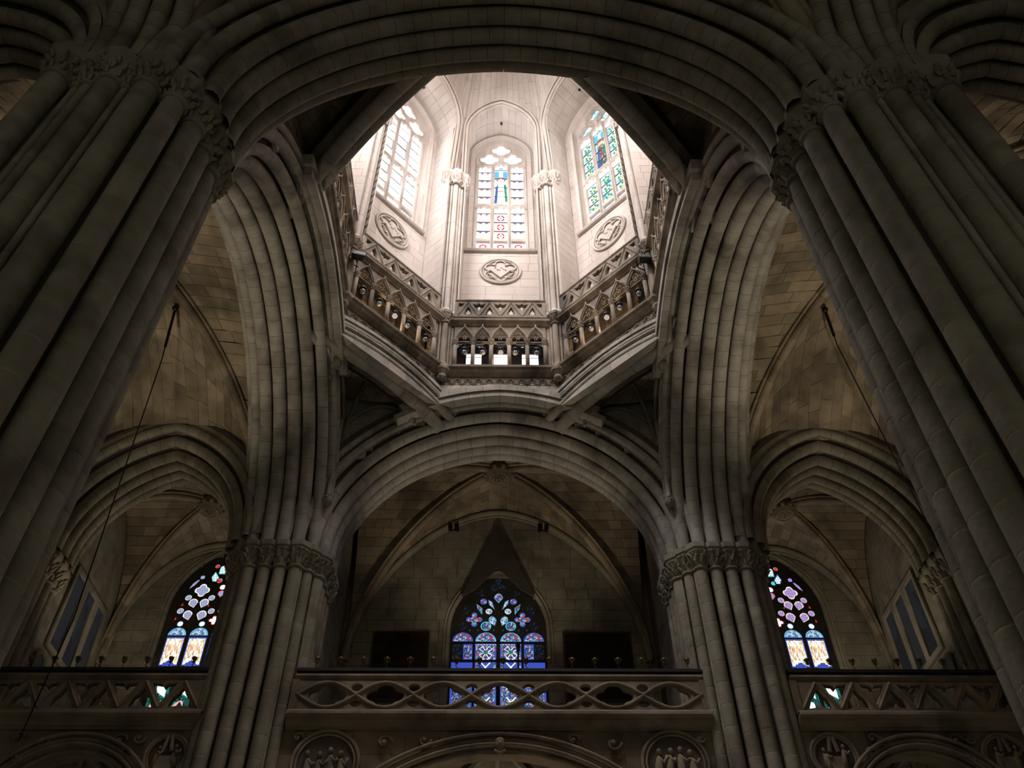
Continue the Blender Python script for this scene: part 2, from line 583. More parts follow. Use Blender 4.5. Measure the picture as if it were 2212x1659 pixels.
def pier(x, y, sx, sy, shafts, z_low, label, z_full=ZC, dh=0.56, core=0.98):
    """x, y centre; (px, py, r) shafts in pier axes where +x points to the crossing and +y away from it; z_low: lowest visible drum"""
    root = empty('crossing_pier', (x, y, 0), kind='structure', label=label, cat='pier')
    g = G().lathe([(core, 0), (core, z_full - .3)], 20)
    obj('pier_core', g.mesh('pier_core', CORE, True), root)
    g = G().lathe([(1.62, 0), (1.62, .5), (1.5, .75), (1.5, 1.0), (1.4, 1.15)], 12)
    obj('pier_base', g.mesh('pier_base', STONE), root)
    zc = z_full - .78
    for i, (px, py, r, full) in enumerate(shafts):
        X, Y = px * sx, py * sy
        part = empty_child('shaft', root)
        part.location = (X, Y, 0)
        obj('drum', drum_mesh(r, (z_low if full else zc) - 1.1, STONE), part, Matrix.Translation((0, 0, 1.1)))
        if full:
            z = z_low; hh = dh * (1 if r > .1 else 1.25)
            off = random.uniform(-.2, .2); first = True
            while z < zc - .02:
                h = hh + (off if first else 0); first = False
                if zc - (z + h) < .2: h = zc - z
                obj('drum', drum_mesh(r, round(h, 2), STONE), part, Matrix.Translation((0, 0, z)) @ Matrix.Rotation(random.random() * 6, 4, 'Z'))
                z += round(h, 2)
        cp = obj('capital', capital_mesh(r, .5, STONE, i), root, Matrix.Translation((X, Y, zc)) @ Matrix.Rotation(i * .7, 4, 'Z'))
        ab = G().lathe([(r + .10, 0), (r + .15, .05), (r + .15, .1), (r + .19, .14), (r + .19, .3)], 8, a0=PI / 8)
        obj('abacus', ab.mesh('abacus', STONE), cp, Matrix.Rotation(-i * .7, 4, 'Z') @ Matrix.Translation((0, 0, .48)))
    g = G().lathe([(1.14, zc + .42), (1.24, z_full - .02)], 16)
    obj('abacus_block', g.mesh('abacus_block', STONE), root)
    g = G().lathe([(1.0, z_full - .3), (.9, z_full + 5.2)], 12)
    obj('springer_block', g.mesh('springer_block', CORE), root)
    return root


D = 1.16
far_shafts = []
for t in (-.63, -.21, .21, .63):
    far_shafts += [(t, -D, .175, 1), (D, t, .175, t < .5), (t, D, .175, 0), (-D, t, .175, t < -.5)]
for a, b in ((1, -1), (-1, -1), (1, 1), (-1, 1)):
    f = 1 if b < 0 else 0
    far_shafts += [(.93 * a, .93 * b, .15, f), (.78 * a, 1.13 * b, .06, f), (1.13 * a, .78 * b, .06, f and a > 0)]
near_shafts = [
    (-.95, -1.18, .20, 1), (-.66, -1.06, .06, 1), (-.46, -1.10, .08, 1), (-.3, -1.04, .06, 1), (-.1, -1.12, .18, 1),
    (.14, -1.06, .06, 1), (.48, -1.05, .20, 1), (.86, -.80, .19, 1), (1.05, -.36, .19, 1), (1.08, .08, .19, 1), (1.08, .50, .19, 1),
    (1.02, .9, .15, 1), (1.12, .72, .06, 1), (-1.16, -.6, .17, 1), (-1.16, .0, .17, 0), (-1.16, .5, .17, 0), (-.5, 1.1, .17, 0), (.1, 1.1, .17, 0), (.6, 1.1, .17, 0)]
for sx in (-1, 1):
    pier(sx * 6.22, YF, -sx, 1, far_shafts, 9.4, 'clustered stone pier on the far %s side of the crossing beside the central gallery' % SIDE[sx])
    pier(sx * 6.36, YN, -sx, 1, near_shafts, 3.6, 'huge clustered stone pier rising at the near %s edge of the view' % SIDE[sx], dh=.6)

# ------------------------------------------------------------------ the four arches of the crossing
ROLLS = [(-1.27, 1.0, .11), (-1.19, .68, .16), (-.98, .3, .17), (-.62, .06, .19), (-.2, 0, .2), (.22, 0, .2), (.64, .06, .19), (.98, .3, .17), (1.19, .68, .16), (1.27, 1.0, .11)]


def crossing_arch(M, a, rise, vis, label, mat, vl=.5):
    root = empty('crossing_arch', M=M, kind='structure', label=label, cat='arch')
    A = Arch(M, a, a * 1.06, ZC, rise)
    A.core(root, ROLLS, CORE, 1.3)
    A.rolls(root, [r for r in ROLLS if vis(r[0])], mat, vl)
    return A, root


AF, rF = crossing_arch(frame((0, YF), (1, 0)), 4.98, 4.98, lambda t: t < .7, 'far round arch of the crossing in front of the central bay', CROSS)
AN, rN = crossing_arch(frame((0, YN), (1, 0)), 5.05, 4.98, lambda t: True, 'near round arch of the crossing sweeping across the top', STONE, .42)
# side arches: u runs along the nave; t<0 towards the crossing
ASide = {}
for sx in (-1, 1):
    M = frame((sx * 6.28, YM), (0, 1)) if sx < 0 else frame((sx * 6.28, YM), (0, -1))
    # frame y axis: for ex=(0,1) it is (-1,0), for ex=(0,-1) it is (1,0): away from the crossing on both sides
    ASide[sx], _ = crossing_arch(M, 5.62, 5.0, lambda t: t < 1.25, '%s arch of the crossing running from near pier to far pier' % SIDE[sx], CROSS)

# outer bands of the far and side arches between the squinches
AF.bands(rF, -1.72, .86, 1.14, CROSS, .55, f0=.66, th=.5)
AF.bands(rF, -1.66, .64, .86, CROSS, .5, f0=.66, th=.5)
for sx in (-1, 1):
    r = [o for o in COL.objects if o.name.startswith('crossing_arch') and SIDE[sx] + ' arch' in o.get('label', '')][0]
    ASide[sx].bands(r, -1.62, .86, 1.14, CROSS, .55, f0=.66, th=.5)
    ASide[sx].bands(r, -1.56, .64, .86, CROSS, .5, f0=.66, th=.5)


# ------------------------------------------------------------------ walls over the arches, up to the squinches
def over_wall(name, A, M, u0, u1, w0, w1, t, label, mat, mortar):
    root = empty(name, M=M, kind='structure', label=label, cat='wall')
    def keep(s, e, a, b):
        def rr(u, w):
            u = abs(u); ww = (w - A.z0) / A.sz
            return math.hypot(u + A.c, ww) - A.R
        return min(rr(s, a), rr(e, a), rr(s, b), rr(e, b)) > .3
    q = wall_quads(u0, u1, w0, w1, .36, .75, lambda u, w: (u, t, w), lambda u, w: (0, -1, 0), keep)
    stones(root, q, mat, .1)
    g = G()
    for (qq, n) in q:
        g.add([(p[0], t + .03, p[2]) for p in qq], [(0, 1, 2, 3)])
    obj('mortar_bed', g.mesh('mortar_bed', mortar), root)


over_wall('wall_far_spandrel', AF, frame((0, YF), (1, 0)), -5.05, 5.05, 16.2, 22.0, -1.2, 'coursed stone wall over the far crossing arch', CROSS, CORE)
for sx in (-1, 1):
    over_wall('wall_%s_spandrel' % SIDE[sx], ASide[sx], frame((sx * 6.28, YM), (0, 1)) if sx < 0 else frame((sx * 6.28, YM), (0, -1)),
              -5.7, 5.7, 16.2, 22.0, -1.22, 'coursed stone wall over the %s crossing arch' % SIDE[sx], CROSS, CORE)
# slender shafts in the corners between the arches
for sx in (-1, 1):
    for j, (x, y) in enumerate(((5.02, 19.82), (5.1, 19.98), (4.98, 19.98))):
        root = obj('corner_shaft', drum_mesh(.07, 3.2, CROSS), M=Matrix.Translation((sx * x, y, 17.5)), kind='structure',
                   label='slender vertical shaft in the far %s corner under the squinch' % SIDE[sx], cat='shaft', group='corner shafts %s' % SIDE[sx])

# ------------------------------------------------------------------ octagon
VX = [(-1.95, 19.5), (1.95, 19.5), (4.87, 16.4), (4.87, 12.2), (1.95, 9.1), (-1.95, 9.1), (-4.87, 12.2), (-4.87, 16.4)]
NAMES = ['far', 'far_right', 'right', 'near_right', 'near', 'near_left', 'left', 'far_left']
WORDS = ['far', 'far right', 'right', 'near right', 'near', 'near left', 'left', 'far left']
FAC = []
for i in range(8):
    a, b = Vector(VX[i]), Vector(VX[(i + 1) % 8])
    m = (a + b) / 2
    FAC.append((frame((m.x, m.y, 0), (b - a)), (b - a).length / 2))
# order 0 far: x runs left to right seen from inside; outward = +y

# squinch arches under the four diagonal sides
SQ = [(.50, .17, .21), (.15, .48, .14), (.04, .68, .07)]
for i in (1, 3, 5, 7):
    M, w = FAC[i]
    root = empty('squinch_arch', M=M, kind='structure', label='squinch arch carrying the %s side of the lantern' % WORDS[i], cat='arch')
    a, h = w + .48, .5
    R = (a * a + h * h) / (2 * h)
    A = Arch(M, a, R, 20.45 if i in (1, 7) else 20.55, k=R - h)
    A.core(root, SQ, CORE, 1.0, tlo=.03, thi=.95)
    g = A.sweep([(.95, .05), (.95, 1.2)]); obj('arch_back', g.mesh('arch_back', CORE), root)
    A.rolls(root, SQ, CROSS, .5)
    A.bands(root, -.02, .75, .9, CROSS, .52, th=.3)
    A.bands(root, -.06, .9, 1.05, CROSS, .52, th=.3)
    # little vault behind the squinch
    v = empty('ceiling_squinch', M=M, kind='structure', label='small dark ribbed vault behind the %s squinch arch' % WORDS[i], cat='vault')
    q = []
    nd = 6
    for j in range(nd):
        for k in range(8):
            def pt(jj, kk):
                d = .9 + 1.9 * jj / nd
                hw = max(.02, w + .3 - d * 1.02 + .2)
                x = -hw + 2 * hw * kk / 8
                z = 20.75 + 1.15 * math.sqrt(max(0, 1 - (x / (hw + .25)) ** 2)) - .12 * jj * .5
                return (x, d, z)
            q.append(([pt(j, k), pt(j, k + 1), pt(j + 1, k + 1), pt(j + 1, k)], (0, 0, -1)))
    stones(v, q, STONE_D, .05, gap=.008)
    bed = G()
    for qq, nn in q: bed.add([(p[0], p[1], p[2] + .02) for p in qq], [(0, 1, 2, 3)])
    obj('mortar_bed', bed.mesh('mortar_bed', CORE), v)
    if i in (1, 7):
        sg = 1 if i == 1 else -1
        inv = M.inverted()
        bs = (sg * 4.2, 19.1, 21.75)
        for tx, ty, tz in ((4.93, 17.45, 20.65), (2.9, 19.88, 20.8), (4.95, 19.9, 19.6)):
            pts = [inv @ Vector((bs[0] + (sg * tx - bs[0]) * f, bs[1] + (ty - bs[1]) * f, tz + (bs[2] - tz) * math.cos(f * PI / 2) ** .8 if f < 1 else tz)) for f in np.linspace(0, 1, 7)]
            obj('rib', G().tube([tuple(p) for p in pts], .065, 6).mesh('rib', STONE_D, True), v)
        for p0, p1 in (((4.95, 19.93), (2.7, 19.93)), ((4.98, 19.9), (4.98, 17.2))):      # small wall ribs
            pts = [inv @ Vector((sg * (p0[0] + (p1[0] - p0[0]) * f), p0[1] + (p1[1] - p0[1]) * f, 20.2 + 1.1 * math.sin(PI * (.08 + .84 * f)))) for f in np.linspace(0, 1, 11)]
            obj('wall_rib', G().tube([tuple(p) for p in pts], .06, 6).mesh('wall_rib', STONE, True), v)
        c0 = inv @ Vector(bs)
        b = G().ball((0, 0, 0), .17, 10, 6)
        for k in range(8):
            b.ball((.15 * math.cos(k * .785), .15 * math.sin(k * .785), -.06), .06, 5, 4)
        obj('boss', b.mesh('boss', STONE_D), v, Matrix.Translation(c0))
        for x1 in (-1, 1):                                   # carved corbel heads
            g = G().ball((0, 0, 0), .17, 10, 7, 1.15).ball((0, -.15, .03), .06, 6, 4).ball((-.07, -.14, .08), .035, 5, 4).ball((.07, -.14, .08), .035, 5, 4)
            g.ball((0, .03, .17), .15, 8, 5, .6)
            obj('corbel_head', g.mesh('corbel_head', STONE, True), M=Matrix.Translation(((-4.93, 17.4, 20.55) if (x1 < 0) == (i == 7) else (-2.85, 19.9, 20.7)) if i == 7 else ((4.93, 17.4, 20.55) if x1 > 0 else (2.95, 19.9, 20.7))), kind='structure',
                label='carved corbel head at the %s end of the %s squinch' % ('left' if x1 < 0 else 'right', WORDS[i]), cat='corbel')

for sx in (-1, 1):                                           # heads carrying the slender corner shafts
    g = G().ball((0, 0, 0), .17, 10, 7, 1.2).ball((0, -.15, .0), .05, 6, 4).ball((-.07, -.13, .06), .03, 5, 4).ball((.07, -.13, .06), .03, 5, 4).ball((0, .02, .14), .17, 8, 5, .6)
    obj('corbel_head', g.mesh('corbel_head', STONE, True), M=Matrix.Translation((sx * 5.04, 19.92, 17.4)), kind='structure',
        label='small carved head where the %s corner shafts end above the far pier' % SIDE[sx], cat='corbel')
# ------------------------------------------------------------------ vault webs
def g_ell(q, n): return max(0.0, 1 - abs(q) ** n) ** (1 / n)


def groin_bay(name, label, xc, yc, a, b, zs, H, n, webs, mat, mortar, ch=.33, bl=.75, rib=.13, ribs=(0, 1, 2, 3), boss=None, drop=0.0):
    """cross vault: webs is a string of sides N(far) S(near) E(+x) W(-x); every stone a block of its own"""
    root = empty(name, (0, 0, 0), kind='structure', label=label, cat='vault')
    z = lambda q: zs + H * g_ell(q, n)
    bed = G()
    for side in webs:
        sx = side in 'EW'
        half, dep = (b, a) if sx else (a, b)     # span direction half, depth
        sg = 1 if side in 'EN' else -1
        # arc-length table over q in [-1, 1]
        qs = [math.sin(PI / 2 * t) for t in np.linspace(-1, 1, 241)]
        pts = [(half * q, z(q)) for q in qs]
        L = [0]
        for i in range(1, len(pts)):
            L.append(L[-1] + math.hypot(pts[i][0] - pts[i - 1][0], pts[i][1] - pts[i - 1][1]))
        rows = max(4, round(L[-1] / ch))
        cut = [float(np.interp(L[-1] * i / rows, L, qs)) for i in range(rows + 1)]
        def P(q, d, lift=0):
            if drop:
                f = max(0.0, (d / dep - abs(q)) / (1 - abs(q) + 1e-6)); lift -= (drop if not sx else .55) * f * f * (1 - q * q)
            if sx: return (xc + sg * d, yc + half * q, z(q) + lift)
            return (xc + half * q, yc + sg * d, z(q) + lift)
        quads = []
        for i in range(rows):
            q0, q1 = cut[i], cut[i + 1]
            d0a, d0b = dep * abs(q0), dep * abs(q1)
            s = 0.0; dm = (d0a + d0b) / 2; ln = dep - dm
            if ln < .1: continue
            f = -random.uniform(0, .6) * bl
            while f < ln - 1e-6:
                l = bl * random.uniform(.75, 1.3)
                s0, s1 = max(f, 0) / ln, min(f + l, ln) / ln
                if (1 - s1) * ln < bl * .3: s1 = 1.0
                f = ln if s1 >= 1 else f + l
                if (s1 - s0) * ln < .05: continue
                A_ = P(q0, d0a + (dep - d0a) * s0); B_ = P(q0, d0a + (dep - d0a) * s1)
                C_ = P(q1, d0b + (dep - d0b) * s1); D_ = P(q1, d0b + (dep - d0b) * s0)
                nn = np.cross(np.array(B_) - np.array(A_), np.array(D_) - np.array(A_)); nn = nn / (np.linalg.norm(nn) + 1e-9)
                if nn[2] > 0: nn = -nn
                quads.append(([A_, B_, C_, D_], tuple(nn)))
        stones(root, quads, mat, .06, gap=.009)
        for qd, nn in quads:
            bed.add([tuple(np.array(p) - np.array(nn) * .02) for p in qd], [(0, 1, 2, 3)])
    obj('mortar_bed', bed.mesh('mortar_bed', mortar), root)
    for k in ribs:
        sx_, sy_ = ((1, 1), (-1, 1), (-1, -1), (1, -1))[k]
        part = empty_child('diagonal_rib', root)
        ts = np.linspace(0, 1, 15)
        for i in range(14):
            for off, rr, dz in ((0, rib, -.10), (-rib * 1.15, rib * .45, -.02), (rib * 1.15, rib * .45, -.02)):
                seg = []
                for j in range(3):
                    t = ts[i] + (ts[i + 1] - ts[i]) * (j / 2 * .985 + .0075)
                    q = math.sin(PI / 2 * t)
                    L2 = math.hypot(a, b)
                    seg.append((xc + sx_ * a * q - sx_ * sy_ * b / L2 * off * sx_, yc + sy_ * b * q + a / L2 * off * sx_, z(q) + dz))
                obj('rib_stone', G().tube(seg, rr, 8, caps=False).mesh('rib_stone', mat, True), part)
    if boss:
        g = G().lathe([(.1, -.42), (boss * .8, -.42), (boss, -.3), (boss, -.12), (boss * .8, .1)], 20, (xc, yc, zs + H))
        obj('boss', g.mesh('boss', mat), root)
        g = G()
        for r_, zz in ((boss * .72, -.43), (boss * .45, -.44)):
            g.tube([(xc + r_ * math.cos(a_), yc + r_ * math.sin(a_), zs + H + zz) for a_ in np.linspace(0, 2 * PI, 19)[:-1]], .035, 5, True)
        for k in range(10):
            g.ball((xc + boss * 1.0 * math.cos(k * .628), yc + boss * 1.0 * math.sin(k * .628), zs + H - .22), .09, 6, 4)
        for k in range(5):
            g.ball((xc + .1 * math.cos(k * 1.256), yc + .1 * math.sin(k * 1.256), zs + H - .45), .07, 6, 4)
        obj('boss_carving', g.mesh('boss_carving', mat), root)
    return root


# aisle bays beside the crossing, bay behind the far arch, bays behind the aisle arches, nave bay over the camera
for sx in (-1, 1):
    groin_bay('ceiling_aisle_%s' % SIDE[sx], 'stained rib vault of the %s aisle beside the crossing' % SIDE[sx], sx * 10.35, YM, 3.25, 6.1, 16.1, 6.0, 2.0,
              'NSE' if sx < 0 else 'NSW', STONE_D, MORTAR, ch=.36, bl=.9, ribs=(0, 1, 2, 3), drop=2.35)
    groin_bay('ceiling_gallery_%s' % SIDE[sx], 'low rib vault over the %s gallery window' % SIDE[sx], sx * 9.95, 23.75, 3.1, 2.4, 15.6, 4.7, 2.0,
              'NSEW', STONE_D, MORTAR, ch=.34, bl=.6, rib=.11, boss=.42)
    groin_bay('ceiling_near_aisle_%s' % SIDE[sx], 'rib vault of the near %s aisle at the top corner' % SIDE[sx], sx * 10.35, .4, 3.25, 6.1, 16.1, 6.0, 2.0,
              'NEW', STONE_D, MORTAR, ch=.4, bl=.9, ribs=(0, 1), drop=2.2)
groin_bay('ceiling_central_gallery', 'rib vault with a carved boss over the central gallery', 0, 23.75, 5.05, 2.45, 15.75, 6.1, 1.75,
          'NSEW', STONE_D, MORTAR, ch=.34, bl=.62, rib=.13, boss=.5)
groin_bay('ceiling_nave', 'nave vault in front of the near crossing arch', 0, .3, 5.9, 6.2, 15.9, 6.3, 1.9, 'NEW', STONE_D, MORTAR, ch=.4, bl=.9, ribs=(0, 1), rib=.17)

# ------------------------------------------------------------------ aisle arches (pointed) and nave arcade springers
AR = [(-1.15, .62, .15), (-.88, .28, .17), (-.5, .04, .17), (-.1, 0, .17), (.3, .0, .17), (.7, .1, .16), (1.0, .4, .15)]


def aisle_arch(M, a, rise, z0, label, mat, rolls=AR, R=None, vis=lambda t: t < .8):
    root = empty('aisle_arch', M=M, kind='structure', label=label, cat='arch')
    R = R or (a * a + rise * rise) / (2 * a)
    A = Arch(M, a, R, z0)
    A.core(root, rolls, CORE, 1.1)
    A.rolls(root, [r for r in rolls if vis(r[0])], mat, .45)
    A.bands(root, -1.22, .72, .98, mat, .5, th=.3)
    return A


for sx in (-1, 1):
    aisle_arch(frame((sx * 10.15, 21.0), (1, 0)), 2.45, 3.45, 16.1, 'pointed moulded arch of the far %s aisle' % SIDE[sx], STONE)
    aisle_arch(frame((sx * 10.4, YN), (1, 0)), 2.6, 3.6, 16.0, 'pointed arch behind the near %s pier at the picture corner' % SIDE[sx], STONE)
    # nave arcade springing towards the camera from the near pier
    M = frame((sx * 6.36, .9), (0, 1)) if sx < 0 else frame((sx * 6.36, .9), (0, -1))
    aisle_arch(M, 5.3, 5.9, 16.0, 'nave arcade arch springing from the near %s pier towards the viewer' % SIDE[sx], STONE, vis=lambda t: t < 1.1)

# wall piers carrying the outer ends of the aisle arches
for sx in (-1, 1):
    for yy, zl in ((21.0, 10.0), (YN, 8.0)):
        root = empty('wall_pier', (sx * 13.35, yy, 0), kind='structure', cat='pier',
                     label='half shaft wall pier carrying the %s %s aisle arch' % ('far' if yy > 10 else 'near', SIDE[sx]))
        obj('pier_core', G().box(-.35, .35, -.8, .8, 0, 16.0).mesh('pier_core', STONE), root)
        for px, py in ((-.42, -.62), (-.5, -.2), (-.5, .22), (-.4, -.95), (-.42, .64)):
            part = empty_child('shaft', root); part.location = (-px * -sx if 0 else px * sx, py, 0)
            obj('drum', drum_mesh(.15, zl, STONE), part)
            z = zl
            while z < 15.2:
                obj('drum', drum_mesh(.15, .6, STONE), part, Matrix.Translation((0, 0, z))); z += .6
            cp = obj('capital', capital_mesh(.15, .5, STONE, 3), root, Matrix.Translation((px * sx, py, 15.3)))
            ab = G().lathe([(.25, 0), (.3, .06), (.34, .14), (.34, .28)], 8, a0=PI / 8)
            obj('abacus', ab.mesh('abacus', STONE), cp, Matrix.Translation((0, 0, .48)))

# ------------------------------------------------------------------ far walls and outer walls of the galleries
def plane_wall(name, M, u0, u1, w0, w1, label, mat, mortar, ch=.42, bl=.85, keep=None, holes=None):
    root = empty(name, M=M, kind='structure', label=label, cat='wall')
    q = wall_quads(u0, u1, w0, w1, ch, bl, lambda u, w: (u, 0, w), lambda u, w: (0, -1, 0), keep)
    stones(root, q, mat, .06, gap=.008)
    g = G()
    for qq, n in q:
        g.add([(p[0], .02, p[2]) for p in qq], [(0, 1, 2, 3)])
    obj('mortar_bed', g.mesh('mortar_bed', mortar), root)
    return root


def window_wall(name, M, u0, u1, w0, w1, cx, a, zs, zt, label, mat, mortar, ch=.42, bl=.85):
    root = empty(name, M=M, kind='structure', label=label, cat='wall')
    rise = zt - zs; R = (a * a + rise * rise) / (2 * a)
    q = []; n = round((w1 - w0) / ch); h = (w1 - w0) / n
    for i in range(n):
        z0, z1 = w0 + i * h, w0 + (i + 1) * h; zm = (z0 + z1) / 2
        hw = a if zm < zs else (math.sqrt(max(0, R * R - (zm - zs) ** 2)) - (R - a) if zm < zt else 0)
        for s, e in (((u0, cx - hw), (cx + hw, u1)) if hw > .1 else ((u0, u1),)):
            q += wall_quads(s, e, z0, z1, h, bl, lambda u, w: (u, 0, w), lambda u, w: (0, -1, 0))
    stones(root, q, mat, .06, gap=.008)
    g = G()
    for qq, nn in q:
        g.add([(p[0], .02, p[2]) for p in qq], [(0, 1, 2, 3)])
    obj('mortar_bed', g.mesh('mortar_bed', mortar), root)
    return root


window_wall('wall_far', frame((0, 26.25), (1, 0)), -5.3, 5.3, 13.0, 22.3, 0, 1.68, 16.9, 19.16, 'far end wall of the central gallery around the pointed window', STONE, CORE)
for sx in (-1, 1):
    window_wall('wall_far_%s' % SIDE[sx], frame((sx * 10.0, 26.25), (1, 0)), -3.2, 3.2, 13.0, 20.6, -sx * .28, 1.7, 17.72, 20.06, 'far end wall of the %s gallery around the bright stained window' % SIDE[sx],
               STONE, CORE)
    # outer wall with the three blind lancets
    M = frame((sx * 13.1, 23.7), (0, 1)) if sx < 0 else frame((sx * 13.1, 23.7), (0, -1))
    plane_wall('wall_%s' % SIDE[sx], M, -3.0, 3.0, 10.0, 22.3, 'outer wall of the %s gallery with three grey lancets' % SIDE[sx], STONE, CORE, ch=.5, bl=1.1)
    M2 = frame((sx * 13.7, YM), (0, 1)) if sx < 0 else frame((sx * 13.7, YM), (0, -1))
    root = empty('wall_aisle_%s' % SIDE[sx], M=M2, kind='structure', label='plain outer wall of the %s aisle' % SIDE[sx], cat='wall')
    obj('wall_face', G().box(-21, 7.3 if sx < 0 else 21, 0, .3, 0, 22.3).mesh('wall_face', STONE_D) if sx < 0 else G().box(-7.3, 21, 0, .3, 0, 22.3).mesh('wall_face', STONE_D), root)
    # side walls of the central gallery, between it and the side galleries
    M = frame((sx * 5.25, 23.7), (0, 1)) if sx < 0 else frame((sx * 5.25, 23.7), (0, -1))
    plane_wall('wall_gallery_%s' % SIDE[sx], M, -1.6, 2.7, 10.5, 22.3, '%s side wall of the central gallery' % SIDE[sx], STONE, CORE)
    M = frame((sx * 7.05, 23.7), (0, -1)) if sx < 0 else frame((sx * 7.05, 23.7), (0, 1))
    plane_wall('wall_gallery_back_%s' % SIDE[sx], M, -2.6, 1.6, 10.5, 19.0, 'inner side wall of the %s gallery behind the far pier' % SIDE[sx], STONE, CORE)
g = G().box(-14, 14, 26.4, 26.8, 0, 24)
obj('wall_outer_far', G().box(-14, -11.3, 26.32, 26.8, 0, 24).box(11.3, 14, 26.32, 26.8, 0, 24).box(-8.0, -1.65, 26.32, 26.8, 0, 24).box(1.65, 8.0, 26.32, 26.8, 0, 24).box(-14, 14, 26.32, 26.8, 19.9, 24).box(-14, 14, 26.32, 26.8, 0, 11.5).mesh('wall_outer_far', CORE), kind='structure',
    label='outer masonry behind the far gallery walls', cat='wall')

# roofs over the vaults (keep the sky out)
for bx in ((-14, 14, 20.6, 27, 22.40, 22.55), (-14, -5.9, -9, 20.6, 22.40, 22.55), (5.9, 14, -9, 20.6, 22.40, 22.55), (-6, 6, -9, 8.0, 22.6, 22.75)):
    obj('roof', G().box(*bx).mesh('roof', CORE), kind='structure', label='plain roof slab above the vaults, out of sight', cat='roof', group='roof slabs out of sight')

# wall ribs where the gallery vaults meet the end walls
for nm, xc, a, zs, H, n, wd in (('wall_rib', 0, 5.05, 15.75, 6.1, 1.75, 'central'), ('wall_rib', -9.95, 3.1, 15.6, 4.7, 2.0, 'left'), ('wall_rib', 9.95, 3.1, 15.6, 4.7, 2.0, 'right')):
    root = empty(nm, (0, 0, 0), kind='structure', label='moulded stone rib along the end wall of the %s gallery' % wd, cat='rib')
    qs = [math.sin(PI / 2 * t) for t in np.linspace(-1, 1, 23)]
    for k in range(22):
        for rr, dz, dy in ((.11, -.12, 26.1), (.05, -.26, 26.16)):
            pts = [(xc + a * q, dy, zs + H * g_ell(q, n) + dz) for q in np.linspace(qs[k], qs[k + 1], 4)]
            obj('rib_stone', G().tube(pts, rr, 7, caps=False).mesh('rib_stone', STONE, True), root)
# ================================================================== LANTERN
def moulding(x0, x1, prof, mat, n, name, parent):
    """straight moulded course (profile (y, z)) cut into n blocks"""
    for i in range(n):
        a = x0 + (x1 - x0) * i / n + .001; b = x0 + (x1 - x0) * (i + 1) / n - .001
        k = len(prof); g = G()
        g.add([(a, y, z) for y, z in prof] + [(b, y, z) for y, z in prof],
              [tuple(range(k)), tuple(range(2 * k - 1, k - 1, -1))] + [(j, j + k, (j + 1) % k + k, (j + 1) % k) for j in range(k)])
        obj(name, g.mesh(name, mat), parent)


W_PALE = glow('white_glass', (1.0, 0.97, 0.99), 7.0)
W_PALE.cycles.emission_sampling = 'FRONT_BACK'
W_LINE = leaded('white_leaded_glass', (1.0, 0.97, 0.99), (0.62, 0.50, 0.58), (0.85, 0.72, 0.8), 1.45, sc=5.5, lw=.035)
W_CYAN = mosaic('pale_blue_glass', [(.95, .97, 1), (.25, .62, .85), (1, 1, 1), (.9, .95, 1), (.12, .45, .62), (.95, .93, .8)], 1.25, (7, 7, 7), .03, (.5, .55, .6))
W_LILAC = leaded('lilac_glass', (.86, .84, .95), (.62, .6, .75), (.95, .9, .98), 1.25, sc=9, lw=.05)
W_ROBE = mosaic('figure_glass', [(.35, .15, .25), (.15, .16, .3), (.75, .6, .5), (.45, .25, .15), (.2, .3, .3), (.6, .45, .6)], .8, (9, 9, 6), .04)
C_RED = glow('red_glass', (0.75, 0.10, 0.12), .9)
C_BLUE = glow('sky_blue_glass', (0.16, 0.55, 0.80), 1.0)
C_DBLUE = glow('deep_blue_glass', (0.08, 0.20, 0.55), .9)
C_GREEN = glow('green_glass', (0.06, 0.40, 0.22), .9)
C_GOLD = glow('golden_glass', (0.92, 0.70, 0.25), 1.0)
C_MAUVE = glow('mauve_glass', (0.50, 0.22, 0.38), .8)
C_SKIN = glow('buff_glass', (0.95, 0.72, 0.55), 1.0)
LEAD = plain('saddle_bar', (0.10, 0.13, 0.15), .6)

ZCOR, ZARC, ZENT, ZBAL, ZTOP = 22.32, 22.66, 25.02, 25.36, 26.30


def trefoil_head(cx, w, z0, z1):
    """light with a cusped head"""
    h = w / 2
    pts = [(cx - h, z0), (cx + h, z0), (cx + h, z1 - h * 1.05)]
    for k, (dx, dz, r) in enumerate(((.42, -.62, .5), (0, -.42, .42), (-.42, -.62, .5))):
        a0, a1 = ((-.1, 1.6), (.35, PI - .35), (PI - 1.6, PI + .1))[k]
        for j in range(6):
            a = a0 + (a1 - a0) * j / 5
            pts.append((cx + h * (dx + r * math.cos(a)) if k != 1 else cx + h * r * math.cos(a), z1 + h * (dz + r * math.sin(a))))
    pts.append((cx - h, z1 - h * 1.05))
    return pts


